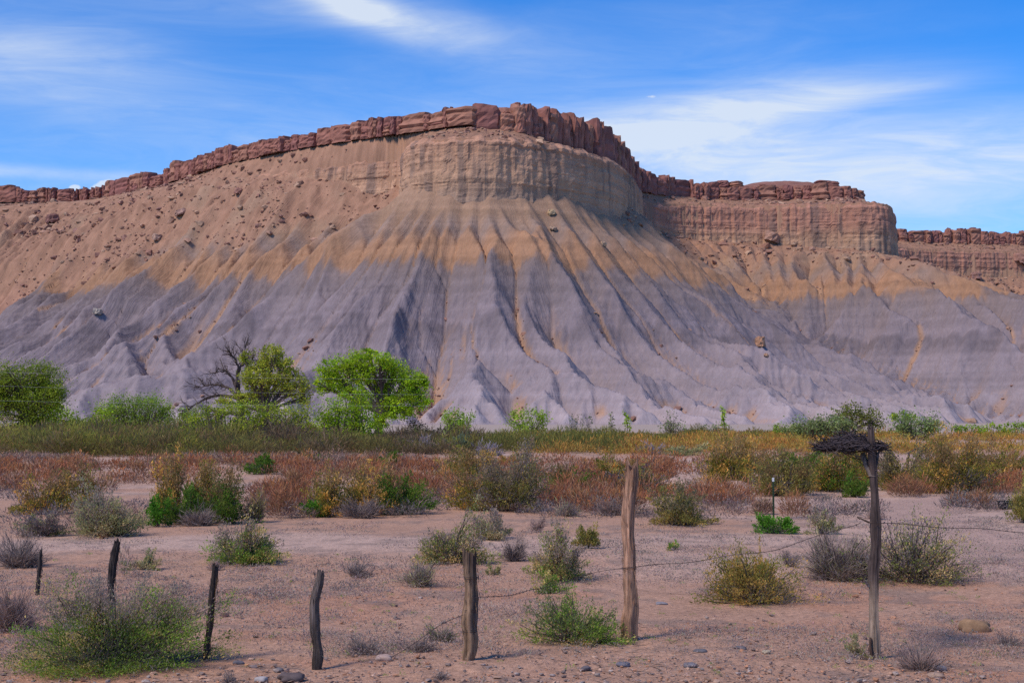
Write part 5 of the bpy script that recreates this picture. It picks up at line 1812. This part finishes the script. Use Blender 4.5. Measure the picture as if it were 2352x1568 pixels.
y6 = ground_at(1450, 1472)[1]
wire('barbed_wire', [at(1440, 1305, y6 - .12), at(1505, 1297, y6 - .2), at(1620, 1285, 20), at(1780, 1262, 19.6), at(1900, 1225, ys), at(1978, 1199, ys - .06)], 'barbed wire strung between the tall split post and the dead trunk')
wire('barbed_wire', [at(2000, 1201, ys - .12), at(2100, 1205, ys), at(2230, 1214, ys + .1), at(2352, 1221, ys + .2), at(2440, 1228, ys + .3)], 'barbed wire running from the dead trunk to the right edge')
x5, y5 = ground_at(1074, 1516)
wire('barbed_wire', [at(1440, 1304, y6 - .11), at(1347, 1318, y6 - .2), at(1240, 1352, y6 - .3), at(1130, 1372, y5), at(1090, 1372, y5 - .12)], 'slack barbed wire from the tall split post to the wrapped post')
wire('barbed_wire', [at(1064, 1411, y5 - .12), at(1010, 1436, y5 - .1), at(960, 1470, y5 - .1), at(905, 1504, y5 - .1), at(880, 1516, y5 - .1)], 'fallen barbed wire sloping from the wrapped post down to the ground')

# black tub by the right edge shrub
xb, yb = ground_at(2312, 1170)
mb = yb / FPX
tub = empty('black_tub', (xb, yb, float(gz(xb, yb))), .2)
wl, hl, tk = 38 * mb, 18 * mb, .025
M_TUB, b, p = material('black_plastic')
nz_ = b.noise(coords(b), 9, 4, .6)
b.link(b.mix(nz_, (.012, .012, .014), (.03, .028, .03)), p.inputs['Base Color'])
p.inputs['Roughness'].default_value = .55


def tub_loop(w_, d_, z_, n=24):
    a = np.arange(n) / n * 2 * math.pi
    return np.stack([np.sign(np.cos(a)) * np.abs(np.cos(a)) ** .35 * w_ / 2, np.sign(np.sin(a)) * np.abs(np.sin(a)) ** .35 * d_ / 2, np.full(n, z_)], -1)


loops = [tub_loop(.02, .02, .004), tub_loop(wl * .82, wl * .5, 0), tub_loop(wl * .88, wl * .54, .02), tub_loop(wl, wl * .62, hl), tub_loop(wl - tk, wl * .62 - tk, hl), tub_loop(wl * .8, wl * .48, .03), tub_loop(.02, .02, .03)]
V = np.concatenate(loops)
i = np.arange(len(loops) - 1)[:, None] * 24
j = np.arange(24)[None]
F = np.stack([i + j, i + (j + 1) % 24, i + 24 + (j + 1) % 24, i + 24 + j], -1).reshape(-1, 4)
build('body', V, F, M_TUB, tub)
loops = [tub_loop(wl * 1.0, wl * .62, hl - .03), tub_loop(wl * 1.06, wl * .67, hl - .03), tub_loop(wl * 1.06, wl * .67, hl + .012), tub_loop(wl * 1.0 - tk, wl * .62 - tk, hl + .012)]
V = np.concatenate(loops)
i = np.arange(3)[:, None] * 24
F = np.stack([i + j, i + (j + 1) % 24, i + 24 + (j + 1) % 24, i + 24 + j], -1).reshape(-1, 4)
build('rim', V, F, M_TUB, tub)
tag(tub, 'black tub lying on the ground near the right edge', 'tub')

# broken logs showing over the shrubs at right
xl, yl = ground_at(2112, 1086)
ml = yl / FPX
lg_ = empty('log_pile', (xl, yl, float(gz(xl, yl))))
for k, (a, c, r0) in enumerate([((2085, 1042), (2130, 1022), .07), ((2090, 1046), (2126, 1038), .09), ((2098, 1048), (2122, 1032), .06), ((2118, 1022), (2133, 1034), .05), ((2113, 1018), (2130, 1030), .045),
                                ((2088, 1060), (2135, 1048), .10), ((2095, 1086), (2108, 1044), .11), ((2130, 1086), (2112, 1040), .10), ((2080, 1084), (2140, 1062), .12), ((2140, 1085), (2126, 1046), .1), ((2084, 1086), (2092, 1044), .1)]):
    A_ = np.array(((a[0] - 2112) * ml, rn.normal() * .12, (1086 - a[1]) * ml))
    B_ = np.array(((c[0] - 2112) * ml, rn.normal() * .12, (1086 - c[1]) * ml))
    V, F, C = wood_post([A_, (A_ + B_) / 2 + rn.normal(size=3) * .04, B_], [r0, r0 * .9, r0 * .6], lambda tn, th, zz, g: np.array((.10, .075, .068)) * (1 + .4 * g)[..., None], 80 + k, 10, 8, .2)
    build('log', V, F, M_WOOD, lg_, C, True)
tag(lg_, 'heap of broken dark logs behind the shrubs right of the dead trunk', 'log pile')

# power lines across the wash
for k, (va, vb_) in enumerate([(846, 846), (876, 889), (912, 900)]):
    A_, B_ = at(-260, va, 118), at(2700, vb_ - 12, 118)
    t = np.linspace(0, 1, 60)[:, None]
    P = A_ + (B_ - A_) * t
    P[:, 2] -= 1.1 * 4 * (t * (1 - t))[:, 0]
    g = Geo()
    g.tube(P, .004, np.array((.45, .45, .46)), 4)
    o = g.make('power_line', M_PAINT)
    tag(o, ['topmost thin power line crossing before the trees', 'middle thin power line crossing before the trees', 'lowest thin power line crossing before the trees'][k], 'power line', 'power lines')

# ---- stones
M_STONE = col_material('pebble', 12, .25, .3, (1, 1, 1), 30, .01)
rs = np.random.default_rng(91)
n = 8500
vv = 1568 + 25 - 300 * rs.uniform(0, 1, n) ** 2.8
uu = rs.uniform(-60, 2410, n)
xy = np.array([ground_at(a, c) for a, c in zip(uu, vv)])
keep = fbm(xy[:, 0] / 1.6, xy[:, 1] / 1.6, 431, 3) + .5 * sstep(vv, 1440, 1540) > rs.uniform(-.3, .45, n)
xy, vv = xy[keep], vv[keep]
n = len(xy)
R = np.clip(rs.lognormal(-4.35, .5, n), .006, .045)
P = np.stack([xy[:, 0], xy[:, 1], gz(xy[:, 0], xy[:, 1]) + R * .25 + .006], -1)
cs_ = np.array([(.42, .25, .165), (.27, .20, .17), (.48, .31, .22), (.19, .135, .115), (.42, .21, .12), (.34, .27, .23)])[rs.integers(0, 6, n)] * rs.uniform(.7, 1.25, (n, 1))
V, F, C = rocks(P, R, .65, cs_, rs)
tag(build('gravel', V, F, M_STONE, None, C), 'gravel and pebbles scattered over the near ground', 'gravel', None, 'stuff')


def stone(u, v, wpx, hpx, colr, label, seed, pw=.85, name='stone'):
    x, y = ground_at(u, v)
    m = y / FPX
    r = np.random.default_rng(seed)
    V, F = ico(3)
    V = np.sign(V) * np.abs(V) ** pw
    V = V * (1 + .30 * fbm(V[:, 0:1] * 1.3 + seed, V[:, 1:2] * 1.6 + V[:, 2:3], seed, 3))
    V = V * np.array((wpx * m / 2, wpx * m / 2.6, hpx * m / 2))
    C = np.array(colr) * (1 + .12 * fbm(V[:, 0:1] * 30, V[:, 2:3] * 60, seed + 3, 3)) * np.ones((len(V), 1))
    o = build(name, V, F, M_STONE, None, C, True)
    o.location = (x, y, float(gz(x, y)) + hpx * m * .28)
    o.rotation_euler = (0, r.normal() * .06, r.uniform(-.4, .4))
    tag(o, label, 'stone', 'single stones lying on the flat')


stone(2240, 1444, 66, 34, (.30, .18, .10), 'squarish tan sandstone block on the flat at right', 3, .62)
stone(882, 1518, 38, 18, (.50, .34, .26), 'pale pink oval stone left of the wrapped post', 4)
stone(2158, 1538, 34, 15, (.30, .26, .25), 'grey striped stone at lower right beside the dry plant', 5)
stone(2150, 1554, 40, 14, (.36, .24, .17), 'tan stone at lower right just below the grey striped stone', 6)
stone(1432, 1532, 34, 12, (.15, .14, .16), 'flat dark slate stone below the tall split post', 7)
stone(1345, 1540, 26, 11, (.13, .11, .115), 'dark stone left of the flat slate stone', 8)
stone(1585, 1532, 32, 11, (.16, .15, .165), 'flat dark stone at the bottom right of centre', 9)
stone(600, 1563, 30, 15, (.36, .32, .30), 'pale grey stone at the bottom edge between left posts', 10)
stone(670, 1562, 60, 22, (.12, .09, .085), 'dark flat rock at the bottom edge left of the dark knotted post', 11)
stone(517, 1412, 20, 11, (.14, .075, .06), 'small dark red stone right of the leaning post', 12)
stone(548, 1522, 26, 12, (.14, .125, .135), 'dark stone on gravel right of the leaning post foot', 13)
stone(1520, 1385, 26, 9, (.22, .20, .21), 'grey flat stone on the flat right of the tall split post', 14)
stone(640, 1540, 24, 10, (.16, .14, .14), 'grey stone in the gravel left of the dark knotted post', 15)
stone(1608, 1500, 34, 10, (.13, .12, .125), 'dark cobble left of a cluster on the lower right gravel', 16)
stone(1700, 1492, 30, 9, (.14, .125, .13), 'dark cobble in the cluster on the lower right gravel', 17)
stone(1760, 1500, 22, 9, (.42, .34, .24), 'pale yellowish cobble at the end of the lower right cluster', 18)
